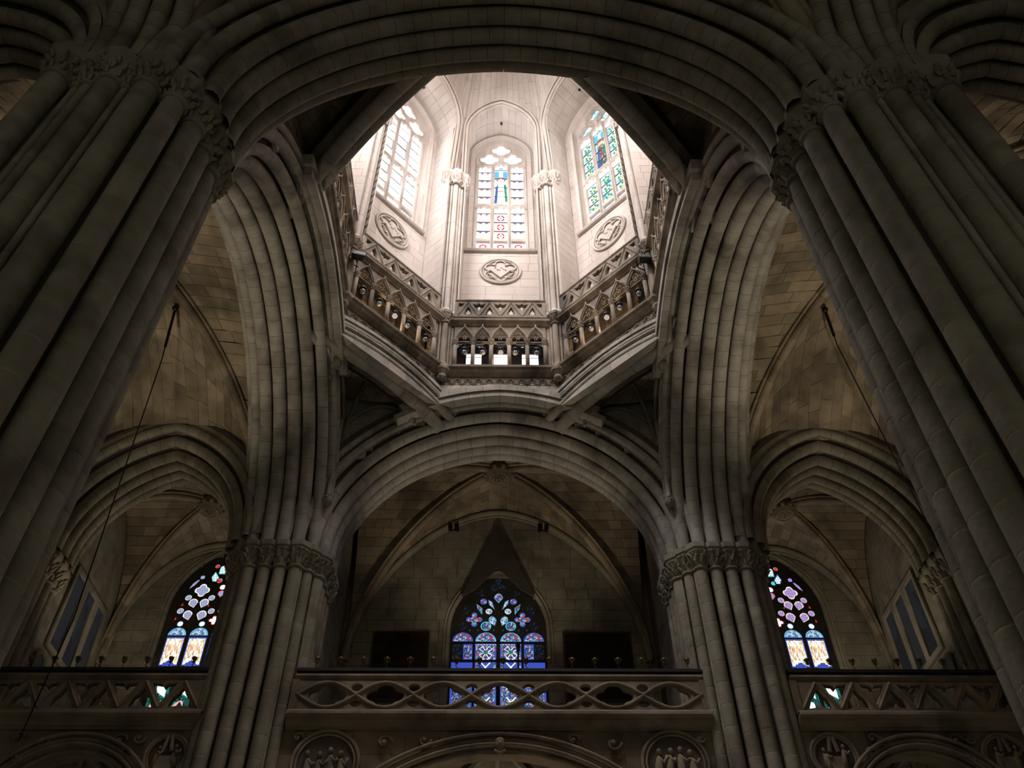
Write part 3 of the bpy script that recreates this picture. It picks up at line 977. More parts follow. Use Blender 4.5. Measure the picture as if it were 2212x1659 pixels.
def lantern_window(M, num, style, label):
    """three-light window; glass, saddle bars and tracery are parts"""
    root = empty('window_%d' % num, M=M, kind='structure', label=label, cat='window')
    Y = 1.46
    out = lancet(0, 2.36, 31.5, 40.72, pointed=.35)
    holes = []
    cx3 = (-.755, 0, .755)
    lights = []
    for c in cx3:
        holes.append(rect(c - .315, c + .315, 31.66, 32.18)); lights.append((c, 31.66, 32.18, 'foot'))
        holes.append(trefoil_head(c, .63, 32.34, 34.86)); lights.append((c, 32.34, 34.86, 'low'))
        zt = 38.62 if c == 0 else 38.4
        holes.append(trefoil_head(c, .63, 35.08, zt)); lights.append((c, 35.08, zt, 'up'))
    foils = [(-.56, 39.02, .46), (.56, 39.02, .46), (0, 39.88, .46)]
    for (a, b, r) in foils:
        holes.append(foil(a, b, r, 4, PI / 4 * 0))
    holes.append([(-.62, 39.75), (-.5, 39.6), (-.44, 40.0)]); holes.append([(.62, 39.75), (.44, 40.0), (.5, 39.6)])
    obj('tracery', plate('tracery', [out] + holes, .14, .025, DIRTY), root, Matrix.Translation((0, Y, 0)))
    # mullions and rings standing proud
    g = G()
    for c in (-.377, .377):
        g.tube([(c, Y - .09, 31.5), (c, Y - .09, 38.3)], .045, 6)
    for (a, b, r) in foils:
        g.tube([(x, Y - .09, z) for x, z in circ(a, b, r * 1.03, 18)], .04, 5, True)
    for c in cx3:
        for z1 in (34.98, 38.6 if c else 38.78):
            g.tube([(c + .36 * math.cos(t), Y - .09, z1 - .36 + .36 * math.sin(t)) for t in np.linspace(0, PI, 9)], .04, 5)
    obj('mullion', g.mesh('mullion', DIRTY, True), root)
    # glass, one pane per stage between the saddle bars
    yb = Y + .05
    for (c, z0, z1, kind) in lights:
        n = {'foot': 1, 'low': 3, 'up': 4}[kind]
        zz = [z0, z1] if n == 1 else ([z0 + (z1 - .42 - z0) * i / n for i in range(n + 1)] + [z1])
        for i in range(len(zz) - 1):
            a, b = zz[i], zz[i + 1]
            head = (i == len(zz) - 2 and n > 1)
            mat = {'pale': W_LINE, 'white': W_PALE, 'cyan': W_CYAN}[style]
            if head: mat = W_PALE
            if style == 'white' and not head and random.random() < .4: mat = W_LINE
            if style == 'cyan' and kind == 'foot': mat = leaded_foot
            p = obj('pane', flat(rect(c - .33, c + .33, a + .012, b - .012), 0, mat), root, Matrix.Translation((0, yb, 0)))
            if kind == 'foot':
                if style == 'pale':
                    obj('glass_ring', G().tube([(c + .13 * math.cos(t), -.012, (a + b) / 2 + .11 * math.sin(t)) for t in np.linspace(0, 2 * PI, 17)[:-1]], .032, 4, True).mesh('glass_ring', C_RED), p)
                continue
            if i > 0:
                obj('saddle_bar', G().box(c - .32, c + .32, yb - .05, yb - .02, a - .022, a + .022).mesh('saddle_bar', LEAD), root)
            if head or style == 'white' and random.random() < .4: continue
            zc = (a + b) / 2
            if style in ('pale', 'white') and c != 0:
                g = G(); w = G()
                for s_ in (-1, 1):                          # pink trefoils at the top, grey hooks at the sides
                    g.ball((c + s_ * .11, -.012, b - .07), .045, 6, 4); g.ball((c + s_ * .17, -.012, b - .05), .035, 6, 4)
                    for dz in (-.18, .16):
                        w.tube([(c + s_ * (.22 + .03 * math.cos(t)), -.012, zc + dz + .05 * math.sin(t)) for t in np.linspace(-1, 1, 4)], .011, 4)
                obj('glass_trefoil', g.mesh('glass_trefoil', C_MAUVE if style == 'pale' else C_SKIN), p)
                obj('glass_hook', w.mesh('glass_hook', C_GREEN), p)
                obj('glass_disc', flat([(x, z) for x, z in circ(c, zc, .19)], -.008, W_LILAC, 'glass_disc'), p)
            elif style == 'pale' and kind == 'low':
                g = G()
                for k in range(4):
                    t0 = k * PI / 2 + .25
                    g.tube([(.14 * math.cos(t), -.014, zc + .2 * math.sin(t)) for t in np.linspace(t0, t0 + 1.07, 5)], .038, 4)
                obj('glass_ring', g.mesh('glass_ring', C_RED), p)
                obj('glass_dot', G().ball((0, -.012, zc), .035, 6, 4).mesh('glass_dot', C_GREEN), p)
                q = G()
                for s_ in (-1, 1):
                    for dz in (-.2, .2): q.ball((s_ * .26, -.012, zc + dz), .03, 5, 4)
                obj('glass_dot', q.mesh('glass_dot', C_GOLD), p)
            elif style == 'cyan' and c != 0 or (style == 'cyan' and kind == 'low'):
                g = G()
                for k in range(5):
                    g.ball((c + .13 * math.cos(k * 1.257 + .3), -.012, zc + .2 * math.sin(k * 1.257 + .3)), .055, 6, 4)
                obj('glass_flower', g.mesh('glass_flower', C_GREEN), p)
                obj('glass_dot', G().ball((c, -.014, zc), .06, 6, 4).mesh('glass_dot', C_GOLD), p)
                q = G()
                for s_ in (-1, 1):
                    for k in range(4): q.ball((c + s_ * .285, -.012, a + (b - a) * (k + .5) / 4), .024, 5, 4)
                obj('glass_dot', q.mesh('glass_dot', C_SKIN), p)
    # standing figure in the middle light
    if style in ('pale', 'cyan'):
        fig = G().ball((0, yb - .03, 37.3), .1, 8, 6)
        obj('glass_halo', flat(circ(0, 37.3, .2), yb - .012, C_GOLD if style == 'cyan' else C_SKIN, 'glass_halo'), root)
        obj('glass_head', flat(circ(0, 37.28, .11, 12, 1.2), yb - .02, C_SKIN if style == 'cyan' else W_PALE, 'glass_head'), root)
        robe = [(-.17, 35.25), (.17, 35.25), (.22, 36.4), (.12, 37.1), (-.12, 37.1), (-.22, 36.4)]
        obj('glass_robe', flat(robe, yb - .015, W_ROBE if style == 'cyan' else W_PALE, 'glass_robe'), root)
        obj('glass_mantle', flat([(-.3, 35.3), (-.17, 35.3), (-.14, 36.2), (-.12, 37.0), (-.24, 36.7)], yb - .02, C_DBLUE, 'glass_mantle'), root)
        obj('glass_mantle', flat([(.3, 35.5), (.24, 36.9), (.12, 37.0), (.16, 36.2), (.2, 35.4)], yb - .02, C_GREEN, 'glass_mantle'), root)
        obj('glass_collar', G().tube([(.18 * math.cos(t), yb - .025, 37.32 + .22 * math.sin(t)) for t in np.linspace(-.3, PI + .3, 9)], .028, 4).mesh('glass_collar', C_RED), root)
        obj('glass_belt', flat(rect(-.15, .15, 36.3, 36.38), yb - .022, C_RED, 'glass_belt'), root)
        for s_ in (-1, 1):
            obj('glass_pinnacle', flat(lancet(s_ * .19, .2, 37.45, 38.12), yb - .02, C_BLUE, 'glass_pinnacle'), root)
        obj('glass_pinnacle', flat(foil(0, 38.38, .14, 3, PI / 2), yb - .02, C_BLUE, 'glass_pinnacle'), root)
    for (a, b, r) in foils:
        p = obj('pane', flat(circ(a, b, r * 1.02), 0, W_PALE if style != 'cyan' else W_CYAN), root, Matrix.Translation((0, yb, 0)))
        g = G()
        for s_ in (-1, 1): g.ball((a + s_ * .12, -.012, b), .03, 6, 4)
        obj('glass_dot', g.mesh('glass_dot', C_DBLUE if style != 'cyan' else C_GREEN), p)
    obj('pane', flat(rect(-.7, .7, 39.5, 40.3), 0, W_PALE), root, Matrix.Translation((0, yb + .01, 0)))
    # splayed surround
    A = Arch(M, 1.3, 1.3 * 1.35, 39.0)
    g = A.sweep([(1.02, .12), (1.2, .02), (1.3, -.02), (Y, -.14)], 8)
    for s_ in (-1, 1):
        g.add([(s_ * (1.3 + r), t, z) for z in (31.2, 39.0) for t, r in ((1.02, .12), (1.2, .02), (1.3, -.02), (Y, -.14))],
              [(0, 1, 5, 4), (1, 2, 6, 5), (2, 3, 7, 6)])
    obj('window_surround', g.mesh('window_surround', PALE), root)
    return root


leaded_foot = mosaic('pale_foot_glass', [(1, 1, 1), (.6, .75, .95), (1, .97, .9), (.95, .98, 1)], 1.3, (7, 7, 7), .02, (.7, .75, .8))


def roundel(parent, w):
    """carved round medallion with a lozenge shield"""
    c = (0, 1.06, 29.58)
    me = empty_child('medallion', parent); me.location = c
    g = G()
    for r, rr in ((.80, .055), (.70, .03)):
        g.tube([(r * math.cos(t), 0, r * math.sin(t)) for t in np.linspace(0, 2 * PI, 33)[:-1]], rr, 6, True)
    obj('rim', g.mesh('rim', DIRTY, True), me)
    obj('ground', G().prism(circ(0, 0, .72, 32), .03, .05).mesh('ground', DIRTY), me)
    g = G()
    for k in range(6):
        a = PI / 2 + k * PI / 3 if k < 7 else 0
        cx, cz = .45 * math.cos(a), .45 * math.sin(a)
        g.tube([(cx + .22 * math.cos(t), -.01, cz + .22 * math.sin(t)) for t in np.linspace(a - 2.0, a + 2.0, 12)], .03, 5)
    obj('cusping', g.mesh('cusping', DIRTY, True), me)
    obj('shield', G().prism([(-.42, .02), (0, -.48), (.42, .02), (.2, .2), (0, .33), (-.2, .2)], -.06, .02).mesh('shield', DIRTY), me)
    g = G()
    for k in range(6):
        g.ball((-.2 + .08 * k, -.06, .06 + .09 * math.cos(k * 2)), .045, 6, 4)
    for s_ in (-1, 1):
        for k in range(5): g.ball((s_ * (.2 + .07 * k), -.01, -.52 + .08 * k), .055, 6, 4)
    obj('carving', g.mesh('carving', DIRTY, True), me)


def dome_rho(z):
    """half-span factor of the lantern's domed vault at height z"""
    t = (z - 35.3) / 12.5
    return 1.03 * math.sqrt(max(0.0, 1 - t * t)) if t > 0 else 1.03


CEN = Vector((0, YM, 0))


def lantern_side(i, detail, style=None, num=0):
    M, w = FAC[i]
    nm, wd = NAMES[i], WORDS[i]
    hw = w - .42                                       # half width of the recess
    inv = M.inverted()
    root = empty('wall_lantern_%s' % nm, M=M, kind='structure', label='pale stone wall of the %s side of the lantern' % wd, cat='wall')
    # recess wall, reveals
    if detail:
        q = []
        for (u0, u1, z0, z1) in ((-hw, hw, ZENT, 31.2), (-hw, -1.24, 31.2, 40.4), (1.24, hw, 31.2, 40.4)):
            q += wall_quads(u0, u1, z0, z1, .5, .95, lambda u, z: (u, 1.1, z), lambda u, z: (0, -1, 0))
        stones(root, q, PALE, .05, gap=.006)
        bed = G()
        for qq, n in q: bed.add([(p[0], 1.12, p[2]) for p in qq], [(0, 1, 2, 3)])
        # spandrel of the recess over the window
        A0 = Arch(M, 1.3, 1.3 * 1.35, 39.0)
        sp = G()
        for k in range(24):
            x0, x1 = -hw + 2 * hw * k / 24, -hw + 2 * hw * (k + 1) / 24
            zz = []
            for x in (x0, x1):
                ph = math.acos(min(1, (abs(x) + A0.c) / (A0.R + .1))) if abs(x) + A0.c < A0.R + .1 else 0
                zz.append(39.0 + (A0.R + .1) * math.sin(ph))
            sp.add([(x0, 1.1, zz[0]), (x1, 1.1, zz[1]), (x1, 1.1, 42.6), (x0, 1.1, 42.6)], [(0, 1, 2, 3)])
        obj('spandrel', sp.mesh('spandrel', PALE), root)
        for s_ in (-1, 1):
            q = wall_quads(.0, 1.1, ZENT, 38.9, .5, .8, lambda u, z: (s_ * hw, u, z), lambda u, z: (-s_, 0, 0))
            stones(root, q, PALE, .05, gap=.006)
            for qq, n in q: bed.add([(p[0] + s_ * .02, p[1], p[2]) for p in qq], [(0, 1, 2, 3)])
        obj('mortar_bed', bed.mesh('mortar_bed', PALEJ), root)
        # sill and medallion
        part = empty_child('sill', root)
        moulding(-1.5, 1.5, [(1.12, 30.88), (.98, 30.9), (.93, 30.98), (.98, 31.04), (1.0, 31.12), (1.3, 31.3), (1.3, 30.88)], DIRTY, 4, 'sill_block', part)
        roundel(root, w)
        # soffit of the recess arch: stones
        A = Arch(M, hw, hw * 1.4, 38.9)
        dist = (inv @ CEN).y
        lean = lambda z: (1 - dome_rho(z) / 1.03) * dist
        q = []
        for side in (-1, 1):
            for k in range(7):
                for y0, y1 in ((None, .35), (.35, 1.1)):
                    c = [A.p(side, k / 7, 0, 0), A.p(side, (k + 1) / 7, 0, 0), A.p(side, (k + 1) / 7, 0, y1), A.p(side, k / 7, 0, y1)]
                    c[0] = (c[0][0], lean(c[0][2]) if y0 is None else y0, c[0][2]); c[1] = (c[1][0], lean(c[1][2]) if y0 is None else y0, c[1][2])
                    q.append((c, (0, 0, -1) if k > 3 else (-side * .7, 0, -.7)))
        stones(root, q, PALE, .04, gap=.005)
        obj('soffit_bed', A.sweep([(.05, .03), (1.15, .03)], 7).mesh('soffit_bed', PALEJ), root)
        # wall arch mouldings
        arch = empty_child('wall_arch', root)
        def roll(dy, dr, rad):
            pts = [(-(hw + dr), dy, 35.2)] + [A.p(-1, f, dr, dy) for f in np.linspace(0, 1, 10)] + [A.p(1, f, dr, dy) for f in np.linspace(1, 0, 10)[1:]] + [(hw + dr, dy, 35.2)]
            pts = [(x, lean(z) + dy, z) for x, y, z in pts]
            obj('roll_moulding', G().tube(pts, rad, 7).mesh('roll_moulding', PALE, True), arch)
        roll(-.02, .08, .07); roll(-.1, .2, .05); roll(.08, .0, .04)
        # dome web above the arch: long stones running up
        q = []; n = 12
        def dp(x, z):
            s_ = dome_rho(z)
            # move the facet plane towards the lantern's centre line
            dist = (inv @ CEN).y          # negative: centre lies inside
            return (x * s_ / 1.03, (1 - s_ / 1.03) * dist, z)
        for k in range(n):
            x0, x1 = -w + 2 * w * k / n, -w + 2 * w * (k + 1) / n
            xm = (x0 + x1) / 2
            def low(x):
                v = (A.R + .12) ** 2 - (abs(x) + A.c) ** 2
                return 38.9 + math.sqrt(v) if v > 0 else 35.6
            z = low(x0); zr = low(x1); first = True
            while z < 46.8:
                h = random.uniform(.8, 1.3); z1 = min(max(z, zr if first else z) + h, 47.0)
                a_, b_, c_, d_ = dp(x0, z), dp(x1, zr if first else z), dp(x1, z1), dp(x0, z1); first = False
                nn = np.cross(np.array(b_) - np.array(a_), np.array(d_) - np.array(a_)); nn = nn / np.linalg.norm(nn)
                if nn[1] > 0: nn = -nn
                q.append(([a_, b_, c_, d_], tuple(nn)))
                z = z1
        stones(root, q, PALE, .05, gap=.005)
        obj('dome_bed', dome_bed(dp, w, A, hw), root)
        # dark vent hole at the top of the recess arch
        p = A.p(1, 1.0, -.04, .45)
        vent = G().lathe([(.06, 0), (.06, .06)], 10)
        obj('vent_hole', vent.mesh('vent_hole', IRON), root, Matrix.Translation((0, .45, p[2] - .03)))
    else:
        g = G().box(-w, -1.2, 1.1, 1.4, ZENT, 42).box(1.2, w, 1.1, 1.4, ZENT, 42).box(-w, w, 1.1, 1.4, ZENT, 31.2).box(-w, w, 1.1, 1.4, 40.6, 42)
        obj('wall_face', g.mesh('wall_face', PALE), root)
        g = G()
        zs = np.linspace(36, 47, 12)
        dist = (inv @ CEN).y
        V = []
        for z in zs:
            s_ = dome_rho(z)
            V += [(-w * s_ / 1.03, (1 - s_ / 1.03) * dist, z), (w * s_ / 1.03, (1 - s_ / 1.03) * dist, z)]
        g.add(V, [(2 * k, 2 * k + 1, 2 * k + 3, 2 * k + 2) for k in range(11)])
        obj('dome_face', g.mesh('dome_face', PALE), root)
    # outer shell so that no stray light enters
    obj('outer_shell', G().box(-w - .7, w + .7, 2.9, 3.1, 22.5, 26).box(-w - .7, w + .7, 1.62, 1.8, 25.2, 43).mesh('outer_shell', PALE), root)
    if num:
        lantern_window(M, num, style, {'pale': 'tall far lantern window with white glass and a red-collared figure',
                                       'white': 'overexposed white lantern window on the far left side',
                                       'cyan': 'lantern window with blue and green flowered glass on the far right side'}[style])


def dome_bed(dp, w, A, hw):
    g = G(); n = 24
    for k in range(n):
        x0, x1 = -w + 2 * w * k / n, -w + 2 * w * (k + 1) / n
        xm = (x0 + x1) / 2
        zb = 38.9 + math.sqrt(max(0, (A.R + .1) ** 2 - (abs(xm) + A.c) ** 2)) if abs(xm) + A.c < A.R + .1 else 35.6
        zs = np.linspace(zb, 47, 8)
        V = []
        for z in zs:
            for x in (x0, x1):
                a = dp(x, z); V.append((a[0], a[1] + .03, a[2]))
        g.add(V, [(2 * j, 2 * j + 1, 2 * j + 3, 2 * j + 2) for j in range(7)])
    return g.mesh('dome_bed', PALEJ)


for i, (d, st, nu) in enumerate([(1, 'pale', 1), (1, 'cyan', 3), (1, None, 0), (0, None, 0), (0, None, 0), (0, None, 0), (1, None, 0), (1, 'white', 2)]):
    lantern_side(i, d, st, nu)

# crown of the dome
g = G().lathe([(3.2, 46.6), (2.2, 47.2), (1.0, 47.7), (.4, 47.8)], 8, (0, YM, 0), a0=PI / 8)
obj('ceiling_lantern_crown', g.mesh('ceiling_lantern_crown', PALE), kind='structure', label='crown of the lantern dome, hidden above the near arch', cat='vault')

# corner piers of the lantern with their ribs
for i in range(8):
    v = Vector((*VX[i], 0)); dirn = (v - CEN); dirn.z = 0; dirn.normalize()
    M = frame((v.x, v.y, 0), (-dirn.y * -1, -dirn.x))     # x along the wall, y outward
    M = Matrix(((-dirn.y * -1, dirn.x, 0, v.x), (-dirn.x, dirn.y, 0, v.y), (0, 0, 1, 0), (0, 0, 0, 1)))
    root = empty('lantern_pier', M=M, kind='structure', cat='pier',
                 label='corner pier of the lantern between its %s and %s sides' % (WORDS[i - 1], WORDS[i]))
    vis = i in (0, 1, 2, 7, 3, 6)
    # lower cluster beside the gallery, upper tall cluster, capital
    obj('pier_core', G().prism([(-.42, ZARC), (.42, ZARC), (.42, 35.2), (-.42, 35.2)], .12, 1.3).mesh('pier_core', DIRTY), root)
    if vis:
        for x, y, r in ((0, -.02, .11), (-.17, .02, .05), (.17, .02, .05), (-.3, .10, .09), (.3, .10, .09), (-.42, .16, .045), (.42, .16, .045)):
            part = empty_child('shaft', root); part.location = (x, y, 0)
            obj('drum', drum_mesh(r, 2.3, ARCADE), part, Matrix.Translation((0, 0, ZARC)))
            z = 25.5
            while z < 34.2:
                obj('drum', drum_mesh(r, 1.45, DIRTY), part, Matrix.Translation((0, 0, z))); z += 1.45
        for x, y in ((0, 0), (-.3, .12), (.3, .12)):
            g = G().lathe([(.13, 0), (.16, .05), (.12, .1), (.14, .3), (.22, .5), (.22, .62)], 8, a0=PI / 8)
            g2 = capital_mesh(.13, .42, ARCADE, i)
            obj('capital', g2, root, Matrix.Translation((x, y, ZENT - .08)))
            obj('abacus', G().lathe([(.2, 0), (.26, .06), (.27, .18)], 8, a0=PI / 8).mesh('abacus', ARCADE), root, Matrix.Translation((x, y, ZENT + .32)))
            obj('base_block', G().lathe([(.2, 0), (.2, .12), (.15, .22), (.12, .3)], 8, a0=PI / 8).mesh('base_block', DIRTY), root, Matrix.Translation((x, y, ZENT + .5)))
            obj('base_block', G().lathe([(.21, 0), (.21, .12), (.15, .2), (.13, .26)], 8, a0=PI / 8).mesh('base_block', ARCADE), root, Matrix.Translation((x, y, ZARC)))
        for x, y in ((0, -.02), (-.36, .1), (.36, .1)):       # leafy capital of the tall shafts
            cp = obj('capital', capital_mesh(.14, .62, DIRTY, i + 3), root, Matrix.Translation((x, y, 34.3)))
            obj('abacus', G().lathe([(.25, 0), (.32, .08), (.34, .3)], 8, a0=PI / 8).mesh('abacus', DIRTY), cp, Matrix.Translation((0, 0, .6)))
        # rib of the dome
        part = empty_child('dome_rib', root)
        R0 = (v - CEN).length
        zs = list(np.linspace(35.2, 45.2, 12)) + [46.4, 47.2]
        for k in range(len(zs) - 1):
            for off, rr, dy in ((0, .15, -.12), (-.2, .06, -.02), (.2, .06, -.02)):
                pts = [(off * dome_rho(z), (dome_rho(z) - 1) * R0 + dy, z) for z in np.linspace(zs[k] + .008, zs[k + 1] - .008, 3)]
                obj('rib_stone', G().tube(pts, rr, 8, caps=False).mesh('rib_stone', PALE, True), part)
        # hanging carved corbel under the cornice
        g = G().lathe([(.06, -.42), (.14, -.36), (.19, -.22), (.16, -.12), (.24, 0), (.32, .1), (.34, .24), (.28, .34)], 8, (0, -.1, 0), a0=PI / 8)
        for k in range(6): g.ball((.15 * math.cos(k * 1.05), -.1 + .15 * math.sin(k * 1.05), -.28), .08, 6, 4)
        obj('corbel', g.mesh('corbel', ARCADE), root, Matrix.Translation((0, 0, ZCOR + .02)) @ Matrix.Scale(.78, 4))
# ------------------------------------------------------------------ gallery of the lantern: frieze, cornice, arcade, balustrade, lamps
GL = bpy.data.materials.new('lamp_globe')
GL.use_nodes = True
_b = GL.node_tree.nodes['Principled BSDF']
_b.inputs['Base Color'].default_value = (.28, .31, .38, 1); _b.inputs['Roughness'].default_value = .12
_b.inputs['Specular IOR Level'].default_value = .9
WARMLAMP = glow('lit_globe', (1.0, .78, .66), .45)

_lamp = {}


def lamp_meshes():
    if not _lamp:
        _lamp['cord'] = G().tube([(0, 0, .1), (0, 0, .95)], .008, 5).mesh('cord', IRON)
        g = G().lathe([(.03, .14), (.1, .1), (.125, .02), (.11, -.02)], 12)
        for k in range(8):
            a = k * PI / 4
            g.tube([(.125 * math.cos(a), .125 * math.sin(a), .02), (.15 * math.cos(a), .15 * math.sin(a), -.06), (.1 * math.cos(a), .1 * math.sin(a), -.15)], .008, 4)
        _lamp['cage'] = g.mesh('cage', IRON, True)
        _lamp['globe'] = G().ball((0, 0, -.1), .095, 12, 8).mesh('globe', GL, True)
        _lamp['lit'] = G().ball((0, 0, -.1), .095, 12, 8).mesh('globe', WARMLAMP, True)
    return _lamp


_ord = ['leftmost', 'second', 'middle', 'fourth', 'rightmost']


_sc = []


def small_capital():
    if not _sc:
        g = G().lathe([(.075, 0), (.09, .02), (.075, .04), (.08, .12), (.105, .2), (.12, .22), (.12, .27)], 8, a0=PI / 8)
        for row in range(2):
            for k in range(6):
                a = k * PI / 3 + row * .5
                g.ball((.09 * math.cos(a), .09 * math.sin(a), .09 + .07 * row), .026, 5, 4)
        _sc.append(g.mesh('capital', ARCADE))
    return _sc[0]


PLASTER = stone('pale_plaster', (.50, .45, .40), (.58, .53, .47), (.4, .35, .3), rnd=.06)


def hood(i, x):
    """height of the arch hood under facet i"""
    A = {0: AF, 2: ASide[1], 6: ASide[-1]}[i]
    return min(21.88, A.z0 + A.sz * math.sqrt(max(0, (A.R + 1.11) ** 2 - (abs(x) + A.c) ** 2)))


def gallery_side(i):
    M, w = FAC[i]
    wd = WORDS[i]
    # frieze and drum wall
    fr = empty('wall_drum_%s' % NAMES[i], M=M, kind='structure', label='plain band and lace frieze under the %s gallery cornice' % wd, cat='wall')
    n = 6
    for k in range(n):
        a, b = -w + 2 * w * k / n + .004, -w + 2 * w * (k + 1) / n - .004
        za, zb2 = (hood(i, a), hood(i, b)) if i % 2 == 0 else (21.0, 21.0)
        if min(za, zb2) < 21.88:
            obj('stone', G().hexa([(a, .05, za), (b, .05, zb2), (b, .6, zb2), (a, .6, za), (a, .05, 21.9), (b, .05, 21.9), (b, .6, 21.9), (a, .6, 21.9)]).mesh('stone', PLASTER if k % 3 == 0 else CROSS), fr)
        obj('stone', G().box(a, b, .1, .6, 21.905, ZCOR).mesh('stone', CROSS), fr)
    unit = 2 * w / 11
    g = G()
    for s_ in (-1, 1):
        g.tube([(s_ * unit * .5 * math.cos(t), 0, .30 - .27 * math.sin(t) * (1 if 1 else 1) + .0) for t in np.linspace(0, PI / 2, 6)], .02, 4)
    g.tube([(unit * .5 * math.cos(t), 0, .02 + .3 * math.sin(t)) for t in np.linspace(0, PI, 9)], .02, 5)
    g.tube([(unit * .24 * math.cos(t), .01, .06 + .15 * math.sin(t)) for t in np.linspace(0, PI, 7)], .015, 4)
    g.ball((unit * .5, -.01, .0), .035, 6, 4)
    g.tube([(0, 0, .38), (unit * .5, 0, .05)], .014, 4); g.tube([(0, 0, .38), (-unit * .5, 0, .05)], .014, 4)
    fm = g.mesh('frieze_arch', ARCADE, True)
    for k in range(11):
        obj('frieze_arch', fm, fr, Matrix.Translation((-w + unit * (k + .5), .07, 21.9)))
    co = empty('gallery_cornice', M=M, kind='structure', label='moulded cornice below the %s gallery arcade' % wd, cat='cornice')
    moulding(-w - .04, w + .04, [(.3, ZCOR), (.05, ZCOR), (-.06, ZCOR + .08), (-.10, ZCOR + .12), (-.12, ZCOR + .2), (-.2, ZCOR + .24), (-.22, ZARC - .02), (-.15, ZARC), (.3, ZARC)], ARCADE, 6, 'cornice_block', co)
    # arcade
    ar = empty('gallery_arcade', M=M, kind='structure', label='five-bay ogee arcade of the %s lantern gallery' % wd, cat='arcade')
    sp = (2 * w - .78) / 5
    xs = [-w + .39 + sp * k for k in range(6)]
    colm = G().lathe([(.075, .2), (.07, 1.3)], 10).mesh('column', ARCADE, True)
    cb = G().lathe([(.115, 0), (.115, .07), (.095, .1), (.11, .14), (.08, .2)], 8, a0=PI / 8).mesh('base', ARCADE)
    cc = small_capital()
    for x in xs:
        c = obj('column', colm, ar, Matrix.Translation((x, .08, ZARC)))
        obj('base', cb, c); obj('capital', cc, c, Matrix.Translation((0, 0, 1.26)))
    holes = []
    z0 = ZARC + 1.5
    for k in range(5):
        c = (xs[k] + xs[k + 1]) / 2
        hwid = sp / 2 - .045
        og = []
        for t in np.linspace(0, 1, 9):                    # ogee outline
            xx = hwid * (1 - t) if 0 else hwid * (math.cos(t * PI / 2) ** 1.15)
            zz = z0 + .02 + .5 * (math.sin(t * PI / 2)) + .17 * max(0, t - .6) / .4
            og.append((xx, zz))
        lp = [(c - hwid, z0 - .0), (c + hwid, z0 - .0)] + [(c + x, z) for x, z in og] + [(c - x, z) for x, z in og[::-1][1:]]
        holes.append(lp)
        obj('ogee_moulding', G().tube([(c + x * 1.12, .03, z + .04) for x, z in og] + [(c, .02, z0 + .84)] , .032, 6).tube([(c - x * 1.12, .03, z + .04) for x, z in og] + [(c, .02, z0 + .84)], .032, 6).mesh('ogee_moulding', ARCADE, True), ar)
        g = G()                                            # cusps inside the arch
        for s_ in (-1, 1):
            g.tube([(c + s_ * (.13 + .1 * math.cos(t)), .12, z0 + .17 + .12 * math.sin(t)) for t in np.linspace(-.6, PI + .5, 9)], .02, 5)
        g.tube([(c + .09 * math.cos(t), .12, z0 + .4 + .1 * math.sin(t)) for t in np.linspace(-.7, PI + .7, 9)], .02, 5)
        g.ball((c, .12, z0 + .27), .045, 6, 4)
        obj('cusping', g.mesh('cusping', ARCADE, True), ar)
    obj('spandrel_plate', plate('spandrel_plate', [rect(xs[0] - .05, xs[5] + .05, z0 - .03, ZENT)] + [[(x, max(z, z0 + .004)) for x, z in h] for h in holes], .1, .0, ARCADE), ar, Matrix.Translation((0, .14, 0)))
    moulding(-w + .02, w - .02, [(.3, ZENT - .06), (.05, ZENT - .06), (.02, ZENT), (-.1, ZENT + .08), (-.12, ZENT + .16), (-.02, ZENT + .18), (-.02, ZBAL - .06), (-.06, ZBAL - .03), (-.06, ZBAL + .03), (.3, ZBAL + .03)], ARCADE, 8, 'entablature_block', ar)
    # balustrade of triangles
    ba = empty('gallery_balustrade', M=M, kind='structure', label='triangle-pattern stone balustrade on top of the %s gallery' % wd, cat='balustrade')
    bw = w - .40
    zb, zt = ZBAL + .10, ZTOP - .1
    pit = 2 * bw / 4
    loops = [rect(-bw - .08, bw + .08, ZBAL + .03, ZTOP)]
    for k in range(4):
        c = -bw + pit * (k + .5)
        loops.append([(c - pit * .27, zb + .03), (c - pit * .06, zb + .09), (c, zb + .03), (c + pit * .06, zb + .09), (c + pit * .27, zb + .03),
                      (c + pit * .13, zb + .26), (c + pit * .13, zb + .32), (c, zt - .2), (c - pit * .13, zb + .32), (c - pit * .13, zb + .26)])
    for k in range(5):
        c = -bw + pit * k
        l = c - pit * .36 if k > 0 else c + .02
        r = c + pit * .36 if k < 4 else c - .02
        if k in (0, 4):
            s_ = 1 if k == 0 else -1
            loops.append([(c + s_ * .03, zt - .03), (c + s_ * .03, zb + .2), (c + s_ * pit * .12, zb + .42), (c + s_ * pit * .36, zt - .03)][::s_])
        else:
            loops.append([(c - pit * .34, zt - .03), (c - pit * .1, zt - .12), (c, zt - .03), (c + pit * .1, zt - .12), (c + pit * .34, zt - .03), (c + pit * .2, zt - .3), (c + .05, zt - .32), (c, zb + .2), (c - .05, zt - .32), (c - pit * .2, zt - .3)][::-1])
    obj('openwork', plate('openwork', loops, .14, .015, ARCADE), ba, Matrix.Translation((0, .08, 0)))
